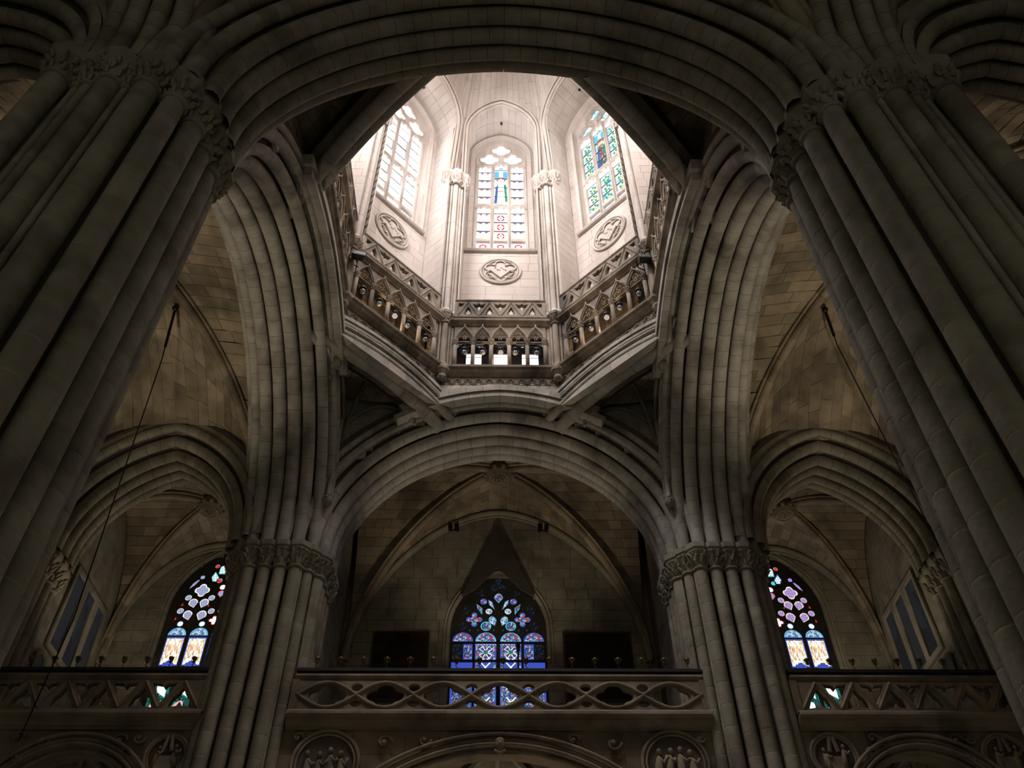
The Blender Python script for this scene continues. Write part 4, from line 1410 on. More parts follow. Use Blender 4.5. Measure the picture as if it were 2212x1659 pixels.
    for k in range(4):
        c = -bw + pit * (k + .5)
        for s_ in (-1, 1):
            p0 = np.array((c + s_ * pit * .46, 0, zb)); p1 = np.array((c, 0, zt)); d = (p1 - p0) / np.linalg.norm(p1 - p0); nrm = np.array((-d[2], 0, d[0])) * .055
            g = G().add([tuple(p0 + nrm + (0, .02, 0)), tuple(p0 - nrm + (0, .02, 0)), tuple(p0 - (0, .05, 0)), tuple(p1 + nrm + (0, .02, 0)), tuple(p1 - nrm + (0, .02, 0)), tuple(p1 - (0, .05, 0))],
                        [(0, 2, 5, 3), (2, 1, 4, 5), (0, 1, 2), (3, 5, 4)])
            obj('baluster_bar', g.mesh('baluster_bar', ARCADE), ba)
    moulding(-bw - .1, bw + .1, [(.2, ZTOP - .04), (-.02, ZTOP - .04), (-.05, ZTOP), (-.04, ZTOP + .05), (.2, ZTOP + .06)], ARCADE, 4, 'rail_block', ba)
    # corridor behind: floor, back wall, ceiling
    ga = empty('wall_gallery_passage_%s' % NAMES[i], M=M, kind='structure', label='passage wall behind the %s gallery arcade' % wd, cat='wall')
    back = .9
    if i == 0:
        holes = [rect(-1.2, -.66, 23.83, 24.4), rect(-.22, .34, 23.83, 24.4), rect(.78, 1.36, 23.83, 24.4), rect(1.74, 1.95, 23.83, 24.4)]
        for k in range(5):
            c = -1.56 + .78 * k
            holes.append([(c - .22, 24.92), (c + .24, 24.92), (c + .14, 24.82), (c + .03, 24.72), (c - .05, 24.78), (c - .14, 24.84)])
        obj('shutter_wall', plate('shutter_wall', [rect(-2.6, 2.6, 22.6, 25.3)] + holes, .05, 0, BLUEBLACK), ga, Matrix.Translation((0, back, 0)))
        obj('daylight', flat(rect(-2.6, 2.6, 22.7, 25.1), back + .3, SKYGLOW, 'daylight'), ga)
    else:
        q = wall_quads(-w - .5, w + .5, 22.6, 25.2, .42, .8, lambda u, z: (u, back, z), lambda u, z: (0, -1, 0))
        stones(ga, q, ARCADE, .06)
        obj('mortar_bed', G().box(-w - .6, w + .6, back + .02, back + .1, 22.5, 25.3).mesh('mortar_bed', CORE), ga)
        for k in range(3):
            c = (k - 1) * 1.35
            Aw = Arch(M, .42, .42, 24.3)
            g = Aw.sweep([(back - .12, .0), (back - .12, .12), (back + .05, .14)], 6)
            for s_ in (-1, 1): g.box(s_ * .48 - .06, s_ * .48 + .06, back - .12, back, 22.66, 24.3)
            obj('blind_arch', g.mesh('blind_arch', ARCADE), ga, Matrix.Translation((c, 0, 0)))
    obj('passage_floor', G().box(-w - .9, w + .9, .3, 2.9, 22.4, 22.62).mesh('passage_floor', CORE), ga)
    obj('passage_ceiling', G().box(-w - .9, w + .9, .3, 2.9, 25.2, 25.4).mesh('passage_ceiling', ARCADE), ga)
    obj('tie_rod', G().tube([(-w, .3, 23.55), (w, .3, 23.55)], .012, 5).tube([(-w, .3, 24.14), (w, .3, 24.14)], .012, 5).mesh('tie_rod', IRON), ga)
    # lamps, one in each arch
    L = lamp_meshes()
    for k in range(5):
        c = (xs[k] + xs[k + 1]) / 2 + (.02 if k != 3 else -.1)
        r = empty('gallery_lamp', M=M @ Matrix.Translation((c, .14, 23.74)), cat='lamp', group='lamps hanging in the %s gallery arcade' % wd,
                  label='caged globe lamp in the %s arch of the %s lantern gallery' % (_ord[k], wd))
        obj('cord', L['cord'], r); obj('cage', L['cage'], r); obj('globe', L['lit'] if k == 2 else L['globe'], r)
    # small uplight behind the middle columns
    x = (xs[2] + xs[3]) / 2
    r = empty('uplight', M=M @ Matrix.Translation((x + (.0 if i == 0 else -.1), .42, 22.66)), cat='floodlight', group='uplights on the gallery floor',
              label='small warm uplight on the floor of the %s gallery' % wd)
    obj('housing', G().box(-.1, .1, -.06, .06, 0, .1).mesh('housing', IRON), r)
    obj('lens', G().box(-.08, .08, -.045, .045, .1, .105).mesh('lens', glow('uplight_lens', (1, .7, .4), 6)), r)
    ld = bpy.data.lights.new('uplight_beam', 'POINT'); ld.energy = 42; ld.color = (1.0, .66, .36); ld.shadow_soft_size = .05
    lo = bpy.data.objects.new('uplight_beam', ld); COL.objects.link(lo); lo.parent = r; lo.location = (0, -.08, .22)
    if i == 0:
        for x in (-.62, .74):
            r = empty('projector', M=M @ Matrix.Translation((x, .5, 22.66)), cat='projector', group='projectors on the far gallery floor',
                      label='low dark projector box on the far gallery floor, %s of the middle arch' % ('left' if x < 0 else 'right'))
            obj('body', G().box(-.16, .16, -.1, .1, .03, .2).mesh('body', BLUEBLACK), r)
            obj('foot', G().box(-.14, .14, -.06, .06, 0, .03).mesh('foot', IRON), r)
            obj('handle', G().tube([(-.1, 0, .2), (-.1, 0, .25), (.1, 0, .25), (.1, 0, .2)], .012, 5).mesh('handle', IRON), r)


for i in (0, 1, 7, 2, 6):
    gallery_side(i)
for i in (3, 4, 5):
    M, w = FAC[i]
    obj('wall_drum_%s' % NAMES[i], G().box(-w, w, .05, .5, 22.3, 25.4).mesh('wall_drum', ARCADE), M=M, kind='structure', label='%s side of the lantern gallery, hidden behind the near arch' % WORDS[i], cat='wall')

# two floodlights on brackets at the far left and far right corners
for sx in (-1, 1):
    r = empty('floodlight', (sx * 4.62, 16.15, 24.35), cat='floodlight', label='black square floodlight mounted at the %s corner of the lantern gallery' % SIDE[sx])
    r.rotation_euler = (math.radians(-22), 0, math.radians(-14 * sx + (0 if sx < 0 else 20)))
    obj('housing', G().hexa([(-.2, -.1, -.2), (.24, -.1, -.2), (.2, .12, -.16), (-.16, .12, -.16), (-.2, -.1, .2), (.24, -.1, .2), (.2, .12, .16), (-.16, .12, .16)]).mesh('housing', IRON), r)
    obj('lens', G().box(-.06, .2, -.112, -.1, -.15, .13).mesh('lens', plain('floodlight_glass', (.16, .16, .15), .2)), r)
    obj('bracket', G().tube([(-.22, .02, 0), (-.26, .1, 0), (-.1, .35, .1), (.1, .4, .1)], .022, 6).tube([(0, .1, .16), (0, .3, .3)], .02, 5).mesh('bracket', IRON), r)
# ================================================================== FAR GALLERIES: stained windows
def tint(name, c, st=1.0): return glow(name, c, st)


GW = tint('glass_white', (.95, .93, .88), .95)
GB = tint('glass_blue', (.05, .09, .50), .8)
GSKY = tint('glass_sky', (.12, .42, .80), .9)
GTEAL = tint('glass_teal', (.10, .55, .55), .9)
GR = tint('glass_red', (.72, .03, .03), .9)
GY = tint('glass_yellow', (.90, .62, .16), .95)
GGR = tint('glass_green', (.03, .28, .17), .6)
GDIM = mosaic('dim_glass', [(.02, .03, .05), (.03, .05, .06), (.015, .02, .04), (.04, .03, .03)], .35, (9, 9, 9), .06, (.004, .004, .006))  # daylight blocked outside; that shade is put into the glass colour
LATT = leaded('blue_red_lattice', (.17, .42, .72), (.55, .06, .08), (.9, .9, .9), .85, sc=13, lw=.10)
LATV = leaded('violet_red_lattice', (.24, .26, .72), (.60, .10, .16), (.85, .85, .95), .85, sc=13, lw=.10)
LATG = leaded('white_square_lattice', (.88, .93, .9), (.12, .40, .42), (.35, .55, .6), .9, sc=10, lw=.09)
MOSB = mosaic('blue_mosaic_glass', [(.03, .06, .40), (.10, .28, .70), (.55, .66, .85), (.04, .10, .45), (.62, .62, .75), (.03, .20, .28), (.45, .05, .06), (.30, .32, .66)], .62, (21, 21, 21), .05)
MOSC = mosaic('pale_blue_mosaic', [(.15, .38, .70), (.6, .75, .9), (.10, .30, .62), (.75, .85, .95), (.25, .5, .75)], .75, (16, 16, 16), .05)
MOSR = mosaic('red_blue_mosaic', [(.10, .25, .65), (.60, .08, .08), (.65, .7, .85), (.08, .12, .5), (.12, .45, .5)], .7, (17, 17, 17), .05)
TOWER = mosaic('canopy_glass', [(.95, .90, .75), (.95, .82, .5), (.9, .86, .8), (.98, .95, .9), (.75, .55, .25), (.55, .35, .2), (.95, .9, .7)], 1.0, (34, 1, 8), .025, (.35, .22, .1))
FOOT = mosaic('green_foot_glass', [(.02, .22, .18), (.02, .10, .09), (.03, .30, .26), (.01, .04, .04)], .7, (12, 12, 5), .05)
TRAC = stone('silhouette_tracery', (.03, .028, .024), (.05, .045, .038), None, rnd=0)  # near black put into the stone: tracery dark against the bright glass


def shrink(loop, k):
    cx = sum(p[0] for p in loop) / len(loop); cz = sum(p[1] for p in loop) / len(loop)
    return [(cx + (x - cx) * k, cz + (z - cz) * k) for x, z in loop]


def stained(num, M, out, items, label, y=.05):
    """items: (loop, rim material, inner material or None)"""
    root = empty('window_%d' % num, M=M, kind='structure', label=label, cat='window')
    obj('tracery', plate('tracery', [out] + [it[0] for it in items], .03, .006, TRAC), root, Matrix.Translation((0, y, 0)))
    for loop, rim, inner in items:
        cx = sum(p[0] for p in loop) / len(loop); cz = sum(p[1] for p in loop) / len(loop)
        loc = [(a - cx, b - cz) for a, b in loop]
        p = obj('pane', flat(shrink(loc, 1.03), 0, rim), root, Matrix.Translation((cx, y + .012, cz)))
        if inner:
            obj('glass_field', flat(shrink(loc, .80 if inner is not TOWER else .88), -.008, inner, 'glass_field'), p)
    return root


def mirror(L): return [(-x, z) for x, z in L][::-1]


# ---- central window: four lights and flowing tracery
Mc = frame((0.02, 26.25), (1, 0))
outc = lancet(0, 3.24, 11.5, 19.05, pointed=.42)
it = []
it.append((drop(0, 18.12, .32, .42), GSKY, MOSR))
for s_ in (1, -1):
    f = (lambda L: L) if s_ > 0 else mirror
    it.append((f(circ(.52, 17.99, .13)), GB, MOSR))
    it.append((f([(.10, 17.62), (.34, 17.88), (.36, 18.08), (.22, 17.98)]), GSKY, MOSC))
    it.append((f([(.56, 17.45), (.73, 17.68), (.78, 17.92), (.56, 17.74)]), GTEAL, MOSR))
    it.append((f(circ(.33, 17.6, .12)), GW, MOSC))
    it.append((f(drop(.19, 17.22, .28, .42, -.35)), GSKY, MOSC))
    it.append((f(foil(.83, 17.28, .29, 4, d=.62)), GB, MOSR))
    it.append((f(circ(.425, 17.03, .19)), GTEAL, MOSB))
    it.append((f(circ(1.22, 17.01, .17)), GDIM, None))
    for x in (.16, .69, .97):
        it.append((f([(x - .04, 16.84), (x + .04, 16.84), (x, 16.93)]), GB, None))
    it.append((f(foil(.62, 18.3, .16, 3)), GDIM, None))
    it.append((f(drop(1.15, 17.6, .25, .5, .5)), GDIM, None))
it.append((foil(0, 18.62, .3, 3, PI / 2), GDIM, None))
for c, mt in ((-1.2, 'l'), (-.42, 'c'), (.42, 'd'), (1.2, 'r')):
    it.append((lancet(c, .72, 16.42, 16.80), GSKY if mt in 'cd' else GB, MOSR))
    it.append((rect(c - .36, c + .36, 12.2, 15.70), GB, MOSB))
    if mt == 'l':
        it.append((rect(c - .34, c + .0, 15.76, 16.36), GDIM, None)); it.append((rect(c + .02, c + .34, 15.76, 16.36), GB, MOSB))
    elif mt == 'r':
        it.append((rect(c - .34, c + .0, 15.76, 16.36), GB, MOSB)); it.append((rect(c + .02, c + .34, 15.76, 16.36), GDIM, None))
    else:
        it.append((rect(c - .36, c + .36, 15.76, 16.36), GB, MOSB))
w4 = stained(4, Mc, outc, it, 'dim blue stained window with flowing tracery at the end of the central gallery')
# bold white strapwork and bosses in the middle lights
for c in (-.42, .42):
    g = G()
    for k in range(4):
        a = k * PI / 2 + PI / 4
        g.tube([(c + .08 * math.cos(a - .5), 0, 16.06 + .08 * math.sin(a - .5)), (c + .24 * math.cos(a - .32), 0, 16.06 + .24 * math.sin(a - .32)), (c + .24 * math.cos(a + .32), 0, 16.06 + .24 * math.sin(a + .32)), (c + .08 * math.cos(a + .5), 0, 16.06 + .08 * math.sin(a + .5))], .014, 4)
    g.tube([(c - .15, 0, 15.85), (c, 0, 15.76), (c + .15, 0, 15.85)], .018, 4)
    for zz in (15.5, 14.9, 14.3, 13.7, 13.1):
        g.tube([(c - .15, 0, zz + .18), (c + .15, 0, zz - .15)], .02, 4).tube([(c + .15, 0, zz + .18), (c - .15, 0, zz - .15)], .02, 4)
    obj('strapwork', g.mesh('strapwork', GW), w4, Matrix.Translation((0, .046, 0)))
    obj('glass_boss', flat(circ(c, 16.06, .075), .035, GGR, 'glass_boss'), w4)
    g = G()
    for k in range(7):
        x = c - .3 + .1 * k
        g.tube([(x - .045, 0, 16.42 - .1), (x, 0, 16.42 - .04), (x + .045, 0, 16.42 - .1)], .008, 4)
    obj('zigzag_border', g.mesh('zigzag_border', GW), w4, Matrix.Translation((0, .046, 0)))
    for s_ in (-1, 1):
        obj('glass_border', flat(rect(c + s_ * .29 - .035, c + s_ * .29 + .035, 12.3, 16.3), .05, MOSR, 'glass_border'), w4)
obj('saddle_bar', G().box(-1.56, 1.56, -.01, .03, 15.70, 15.76).box(-1.56, 1.56, -.01, .03, 16.36, 16.42).mesh('saddle_bar', IRON), w4)
obj('post', G().lathe([(.03, 12), (.03, 15.95), (.07, 16.1), (.09, 16.25), (.05, 16.3)], 8, (.66, -.1, 0)).mesh('post', IRON), w4)


def win_surround(M, a, zs, zt, z0, label_root):
    rise = zt - zs
    A = Arch(M, a, (a * a + rise * rise) / (2 * a), zs)
    pr = [(.35, -.06), (.1, .0), (-.02, .06), (-.04, .12), (.0, .18), (-.03, .24), (.05, .3)]
    g = A.sweep(pr, 12)
    for s_ in (-1, 1):
        m = len(pr)
        g.add([(s_ * (a + r), t, z) for z in (z0, zs) for t, r in pr], [(j, j + 1, m + j + 1, m + j) for j in range(m - 1)])
    obj('window_surround', g.mesh('window_surround', STONE), label_root)


win_surround(Mc, 1.62, 16.88, 19.09, 11, w4)

# ---- two bright side windows (four lights each, partly hidden by the far piers)
for sx in (-1, 1):
    Ms = frame((sx * 9.72, 26.25), (1, 0)) @ Matrix.Translation((0, 0, 1.6)) @ Matrix.Scale(1.0075, 4) @ Matrix.Translation((0, 0, -1.6))
    LT = LATT if sx < 0 else LATV
    RIM = GW if sx < 0 else tint('glass_cream', (.95, .82, .70), .9)
    o2 = lancet(0, 3.24, 11.5, 19.85, pointed=.5)
    it = []
    for s_ in (1, -1):
        f = (lambda L: L) if s_ > 0 else mirror
        it += [(f(drop(.47, 17.28, .36, .42, .25)), RIM, LT), (f(drop(.93, 17.28, .34, .42, -.35)), RIM, LT),
               (f(circ(.17, 17.45, .12)), RIM, LT), (f(circ(1.22, 17.45, .12)), RIM, LT),
               (f(drop(.50, 17.75, .34, .4, .3)), RIM, LT), (f(drop(.86, 17.75, .34, .4, -.3)), RIM, LT),
               (f(circ(.28, 17.97, .12)), RIM, LT), (f(circ(1.08, 17.97, .12)), RIM, LT),
               (f(foil(.68, 18.27, .27, 4, d=.52)), RIM, LT),
               (f([(1.20, 18.28), (1.0, 18.44), (.84, 18.70), (.92, 18.72), (1.08, 18.55)]), GB, LT), (f(circ(.80, 18.8, .09)), GB, LT),
               (f([(.24, 18.62), (.22, 18.8), (.40, 19.05), (.50, 18.82), (.42, 18.62)]), GTEAL if sx < 0 else GB, LATG),
               (f(lancet(.16, .24, 18.92, 19.3)), GTEAL, LATG), (f(circ(.38, 19.26, .09)), GTEAL, GR),
               (f(circ(.17, 18.66, .10)), GTEAL if sx < 0 else GB, GR if sx < 0 else GTEAL),
               (f([(1.26, 17.1), (1.36, 17.1), (1.30, 17.25)]), GW, GR), (f([(.28, 17.62), (.36, 17.62), (.32, 17.74)]), GW, GR), (f([(1.18, 17.64), (1.28, 17.64), (1.2, 17.8)]), GW, GR)]
    it += [(foil(0, 17.1, .19, 4, d=.6), GR, GW), (drop(0, 18.13, .26, .32), GR, LT), (circ(0, 18.4, .11), GW, None), (foil(0, 19.52, .14, 3, PI / 2), GR, GW)]
    for c in (-1.095, -.365, .365, 1.095):
        it.append((lancet(c, .62, 16.52, 16.82), GSKY, MOSC))
        it.append((circ(c, 16.96, .11), GSKY, GW))
        it.append((rect(c - .31, c + .31, 15.42, 16.48), GB, TOWER))
        it.append((rect(c - .31, c + .31, 15.14, 15.37), GR, GW if abs(c) < .5 else GY))
        it.append((rect(c - .31, c + .31, 12.2, 15.09), FOOT, None))
    it = [(shrink(l, 1.0 if max(p[1] for p in l) - min(p[1] for p in l) < .9 and min(p[1] for p in l) > 16.6 else 1.0), a_, b_) for l, a_, b_ in it]
    root = stained(5 if sx < 0 else 6, Ms, o2, it, 'bright stained window with gold canopies beside the far %s pier' % SIDE[sx])
    win_surround(Ms, 1.62, 17.58, 19.88, 11, root)
    for c in (-1.095, -.365, .365, 1.095):                     # red windows and blue arches of the painted canopies
        g = G(); b = G()
        for k in range(3):
            for d in (-.11, .11):
                g.box(c + d - .045 + .035 * k, c + d - .03 + .035 * k, .045, .05, 15.98, 16.14 - .02 * abs(k - 1))
        b.ball((c, .05, 15.5), .11, 8, 5, .9).ball((c - .12, .05, 15.47), .07, 8, 5).ball((c + .12, .05, 15.47), .07, 8, 5)
        obj('glass_arcade', g.mesh('glass_arcade', GR), root); obj('glass_vault', b.mesh('glass_vault', GB), root)
        obj('glass_gable', G().tube([(c - .15, .04, 15.6), (c, .04, 15.8), (c + .15, .04, 15.6)], .015, 4).tube([(c - .17, .04, 16.2), (c, .04, 16.42), (c + .17, .04, 16.2)], .014, 4).mesh('glass_gable', GW), root)
        for k, zz in enumerate((14.6, 14.0, 13.4, 12.8)):
            obj('glass_figure', flat(drop(c + .07 * (-1) ** k, zz, .30, .56, .5 * (-1) ** k), .045, tint('glass_pink', (.85, .45, .45), .85) if (sx < 0 and k % 2) else GW, 'glass_figure'), root)

# ---- rectangular three-light windows of dull blue glass in the outer walls
DULL = mosaic('dull_blue_glass', [(.060, .062, .068), (.046, .047, .055), (.066, .068, .072), (.054, .054, .063)], .20, (2.5, 2.5, 1.3), .0)
for sx in (-1, 1):
    M = frame((sx * 13.08, 23.7), (0, 1)) if sx < 0 else frame((sx * 13.08, 23.7), (0, -1))
    root = empty('window_%d' % (7 if sx < 0 else 8), M=M, kind='structure', label='dull blue-grey three-light window in the %s outer wall' % SIDE[sx], cat='window')
    fs = []
    for k in range(3):
        a = -.85 + .95 * k
        fs.append((a, a + .7) if sx < 0 else (-a - .7, -a))
    obj('window_frame', plate('window_frame', [rect(min(f[0] for f in fs) - .12, max(f[1] for f in fs) + .12, 14.28, 17.0)] + [rect(a, b, 14.42, 16.86) for a, b in fs], .1, .012, STONE), root, Matrix.Translation((0, -.03, 0)))
    for a, b in fs:
        obj('pane', flat(rect(a - .01, b + .01, 14.4, 16.88), 0, DULL), root, Matrix.Translation((0, -.01, 0)))
    # small arched niche beside it
    nx = (-1.05) if sx < 0 else 1.05
    r = empty('wall_niche', M=M @ Matrix.Translation((nx * .9, 0, 0)), kind='structure', label='small round-headed dark niche low in the %s outer wall' % SIDE[sx], cat='niche')
    A = Arch(M, .26, .262, 13.75)
    obj('niche_back', flat(lancet(0, .5, 12.8, 14.0), -.05, IRON, 'niche_back'), r)
    g = A.sweep([(-.06, -.02), (-.1, .03), (-.06, .08)], 8)
    obj('niche_rim', g.mesh('niche_rim', ARCADE if sx > 0 else STONE), r)
# ------------------------------------------------------------------ gallery parapets
YG = 20.3


def profile_course(parent, x0, x1, prof, mat, n, name='moulding_block'):
    moulding(x0, x1, prof, mat, n, name, parent)


CARVE = stone('carved_stone', (.24, .195, .14), (.34, .28, .20), (.15, .12, .09), rnd=.12)
DARKRAIL = plain('dark_rail', (.03, .032, .034), .5)


def parapet(x0, x1, M, label, pattern, n):
    root = empty('gallery_parapet', M=M, kind='structure', label=label, cat='parapet')
    b0, b1 = 11.2, 11.9
    obj('hand_rail', G().box(x0, x1, -.14, .1, 12.17, 12.22).box(x0 + .03, x1 - .03, -.06, .06, 12.1, 12.17).box(x0, x1, -.1, .08, 12.22, 12.27).mesh('hand_rail', DARKRAIL), root)
    part = empty_child('top_course', root)
    profile_course(part, x0 + .02, x1 - .02, [(.14, 12.1), (-.12, 12.1), (-.14, 12.04), (-.1, 12.0), (-.06, 11.96), (-.02, 11.9), (.14, 11.9)], CARVE, n)
    L = x1 - x0 - .3
    loops = [rect(x0 + .05, x1 - .05, b0 - .06, b1 + .02)]
    zc = (b0 + b1) / 2; H = (b1 - b0) / 2
    bands = G()
    if pattern == 'wave':
        per = L / n_w(n)
        k = 0
        c = x0 + .15 + per / 2
        while c < x1 - .15:
            loops.append(foil(c, zc, H * .97, 4, d=.5, sx=1.42))
            for dz in (.58, -.58):
                if c + per / 2 < x1 - .3:
                    loops.append(circ(c + per / 2, zc + dz * H, .15, 14, .72))
            c += per
        xs = np.linspace(x0 + .1, x1 - .1, 160)
        for sg in (1, -1):
            bands.tube([(x, -.1, zc + sg * (H - .03) * math.cos(PI * (x - (x0 + .15 + per / 2)) / per) ) for x in xs], .05, 6)
        mesh_b = bands.mesh('wave_band', CARVE, True)
        obj('wave_band', mesh_b, root)
        loops = [loops[0]] + [tidy(l) for l in loops[1:] if True]
    else:
        m = n_z(L); per = L / m
        for k in range(m):
            c = x0 + .15 + per * (k + .5)
            loops.append([(c - per * .34, b0 + .02), (c - .05, b0 + .06), (c, b0 + .16), (c + .05, b0 + .06), (c + per * .34, b0 + .02), (c + per * .2, zc - .04), (c + per * .13, zc), (c + .015, b1 - .16), (c - .015, b1 - .16), (c - per * .13, zc), (c - per * .2, zc - .04)])
            if k < m - 1:
                d = c + per / 2
                loops.append([(d - per * .34, b1 - .02), (d - .05, b1 - .06), (d, b1 - .14), (d + .05, b1 - .06), (d + per * .34, b1 - .02), (d + per * .2, zc + .06), (d + per * .13, zc), (d + .015, b0 + .14), (d - .015, b0 + .14), (d - per * .13, zc), (d - per * .2, zc + .06)][::-1])
            for s_ in (-1, 1):
                p0 = np.array((c + s_ * per * .5, -.09, b0)); p1 = np.array((c, -.09, b1)); dd = (p1 - p0) / np.linalg.norm(p1 - p0); nr = np.array((-dd[2], 0, dd[0])) * .05
                g = G().add([tuple(p0 + nr), tuple(p0 - nr), tuple(p0 - (0, .06, 0)), tuple(p1 + nr), tuple(p1 - nr), tuple(p1 - (0, .06, 0))], [(0, 2, 5, 3), (2, 1, 4, 5), (0, 1, 2), (3, 5, 4)])
                obj('zigzag_bar', g.mesh('zigzag_bar', CARVE), root)
    obj('openwork', plate('openwork', loops, .16, .01, CARVE), root)
    for xx in (x0 + .05, x1 - .05):
        obj('end_post', G().box(xx - .09, xx + .09, -.13, .13, b0 - .1, b1 + .05).mesh('end_post', CARVE), root)
    obj('ledge', G().hexa([(x0 - .05, -.3, 11.06), (x1 + .05, -.3, 11.06), (x1 + .05, .2, 11.06), (x0 - .05, .2, 11.06), (x0, -.16, 11.16), (x1, -.16, 11.16), (x1, .2, 11.2), (x0, .2, 11.2)]).mesh('ledge', stone('ledge_stone', (.19, .18, .165), (.25, .235, .21), rnd=0)), root)
    part = empty_child('lower_course', root)
    profile_course(part, x0 - .03, x1 + .03, [(.2, 11.06), (-.30, 11.06), (-.31, 10.99), (-.25, 10.95), (-.2, 10.93), (-.2, 10.88), (-.13, 10.84), (-.1, 10.78), (-.05, 10.76), (-.05, 10.70), (.2, 10.68)], CARVE, n)
    return root


def n_w(n): return 7
def n_z(L): return max(3, round(L / .95))


def tidy(l):
    return [(min(max(x, -30), 30), min(max(z, 11.16), 11.93)) for x, z in l]


CW = 5.12
parapet(-CW, CW, frame((.05, YG), (1, 0)), 'central gallery parapet with interlaced wave tracery between the far piers', 'wave', 8)
for sx in (-1, 1):
    a, b = (-13.2, -7.15) if sx < 0 else (7.35, 13.3)
    parapet(a, b, frame((0, YG), (1, 0)), '%s gallery parapet with zigzag openwork' % SIDE[sx], 'zig', 6)
    obj('gallery_floor', G().box(*sorted((sx * 7.0, sx * 13.4)), YG + .1, 26.3, 10.9, 11.08).mesh('gallery_floor', CORE), kind='structure', label='floor slab of the %s gallery behind its parapet' % SIDE[sx], cat='floor')
obj('gallery_floor', G().box(-5.3, 5.3, YG + .1, 26.3, 10.95, 11.08).mesh('gallery_floor', CORE), kind='structure', label='floor slab of the central gallery behind its parapet', cat='floor')

# ------------------------------------------------------------------ candle holders along the rails
GLASSCUP = plain('smoky_cup', (.30, .24, .14), .15, .2, .8)
_c = {}
_c['stem'] = G().lathe([(.06, 0), (.06, .02), (.02, .04)], 8).tube([(0, 0, .03), (.03, 0, .08), (-.03, 0, .14), (.02, 0, .19), (0, 0, .22)], .014, 5).mesh('stem', plain('holder_iron', (.10, .085, .06), .4, .6), True)
_g = G().lathe([(.02, .2), (.06, .23), (.03, .25), (.045, .28), (.07, .33), (.075, .38), (.06, .385)], 8)
for k in range(4):
    a = k * PI / 2
    _g.tube([(.03 * math.cos(a), .03 * math.sin(a), .24), (.09 * math.cos(a), .09 * math.sin(a), .29), (.07 * math.cos(a), .07 * math.sin(a), .34), (.1 * math.cos(a), .1 * math.sin(a), .38)], .01, 4)
_c['cup'] = _g.mesh('cup', plain('dull_gilt', (.16, .115, .05), .4, .6), True)
_c['glass'] = G().ball((0, 0, .36), .05, 8, 6, 1.2).mesh('glass', GLASSCUP, True)
NTH = ['first', 'second', 'third', 'fourth', 'fifth', 'sixth', 'seventh', 'eighth', 'ninth', 'tenth', 'eleventh', 'twelfth', 'thirteenth', 'fourteenth', 'fifteenth', 'sixteenth', 'seventeenth']


def holder(x, label, group):
    r = empty('candle_holder', M=Matrix.Translation((x, YG, 12.27)) @ Matrix.Rotation(random.uniform(-.5, .5), 4, 'Z') @ Matrix.Scale(.85, 4), cat='candle holder', label=label, group=group)
    for k in ('stem', 'cup', 'glass'): obj(k, _c[k], r)


for k in range(17):
    holder(-4.62 + .592 * k, '%s gilt candle holder from the left end of the central gallery rail' % NTH[k], 'candle holders on the central rail')
for k in range(8):
    holder(-11.84 + .586 * k, '%s gilt candle holder from the left end of the left gallery rail' % NTH[k], 'candle holders on the left rail')
    holder(7.95 + .586 * k, '%s gilt candle holder from the far pier on the right gallery rail' % NTH[k], 'candle holders on the right rail')

# ------------------------------------------------------------------ walls under the parapets with carved roundels and arches
def foliage_curl(g, x, z, r, s_):
    g.tube([(x + r * (1 - t / 7) * math.cos(s_ * (t * .9)), -.05, z + r * (1 - t / 7) * math.sin(s_ * (t * .9))) for t in np.linspace(0, 6, 14)], .035, 5)
    g.ball((x, -.04, z), r * .4, 7, 5)


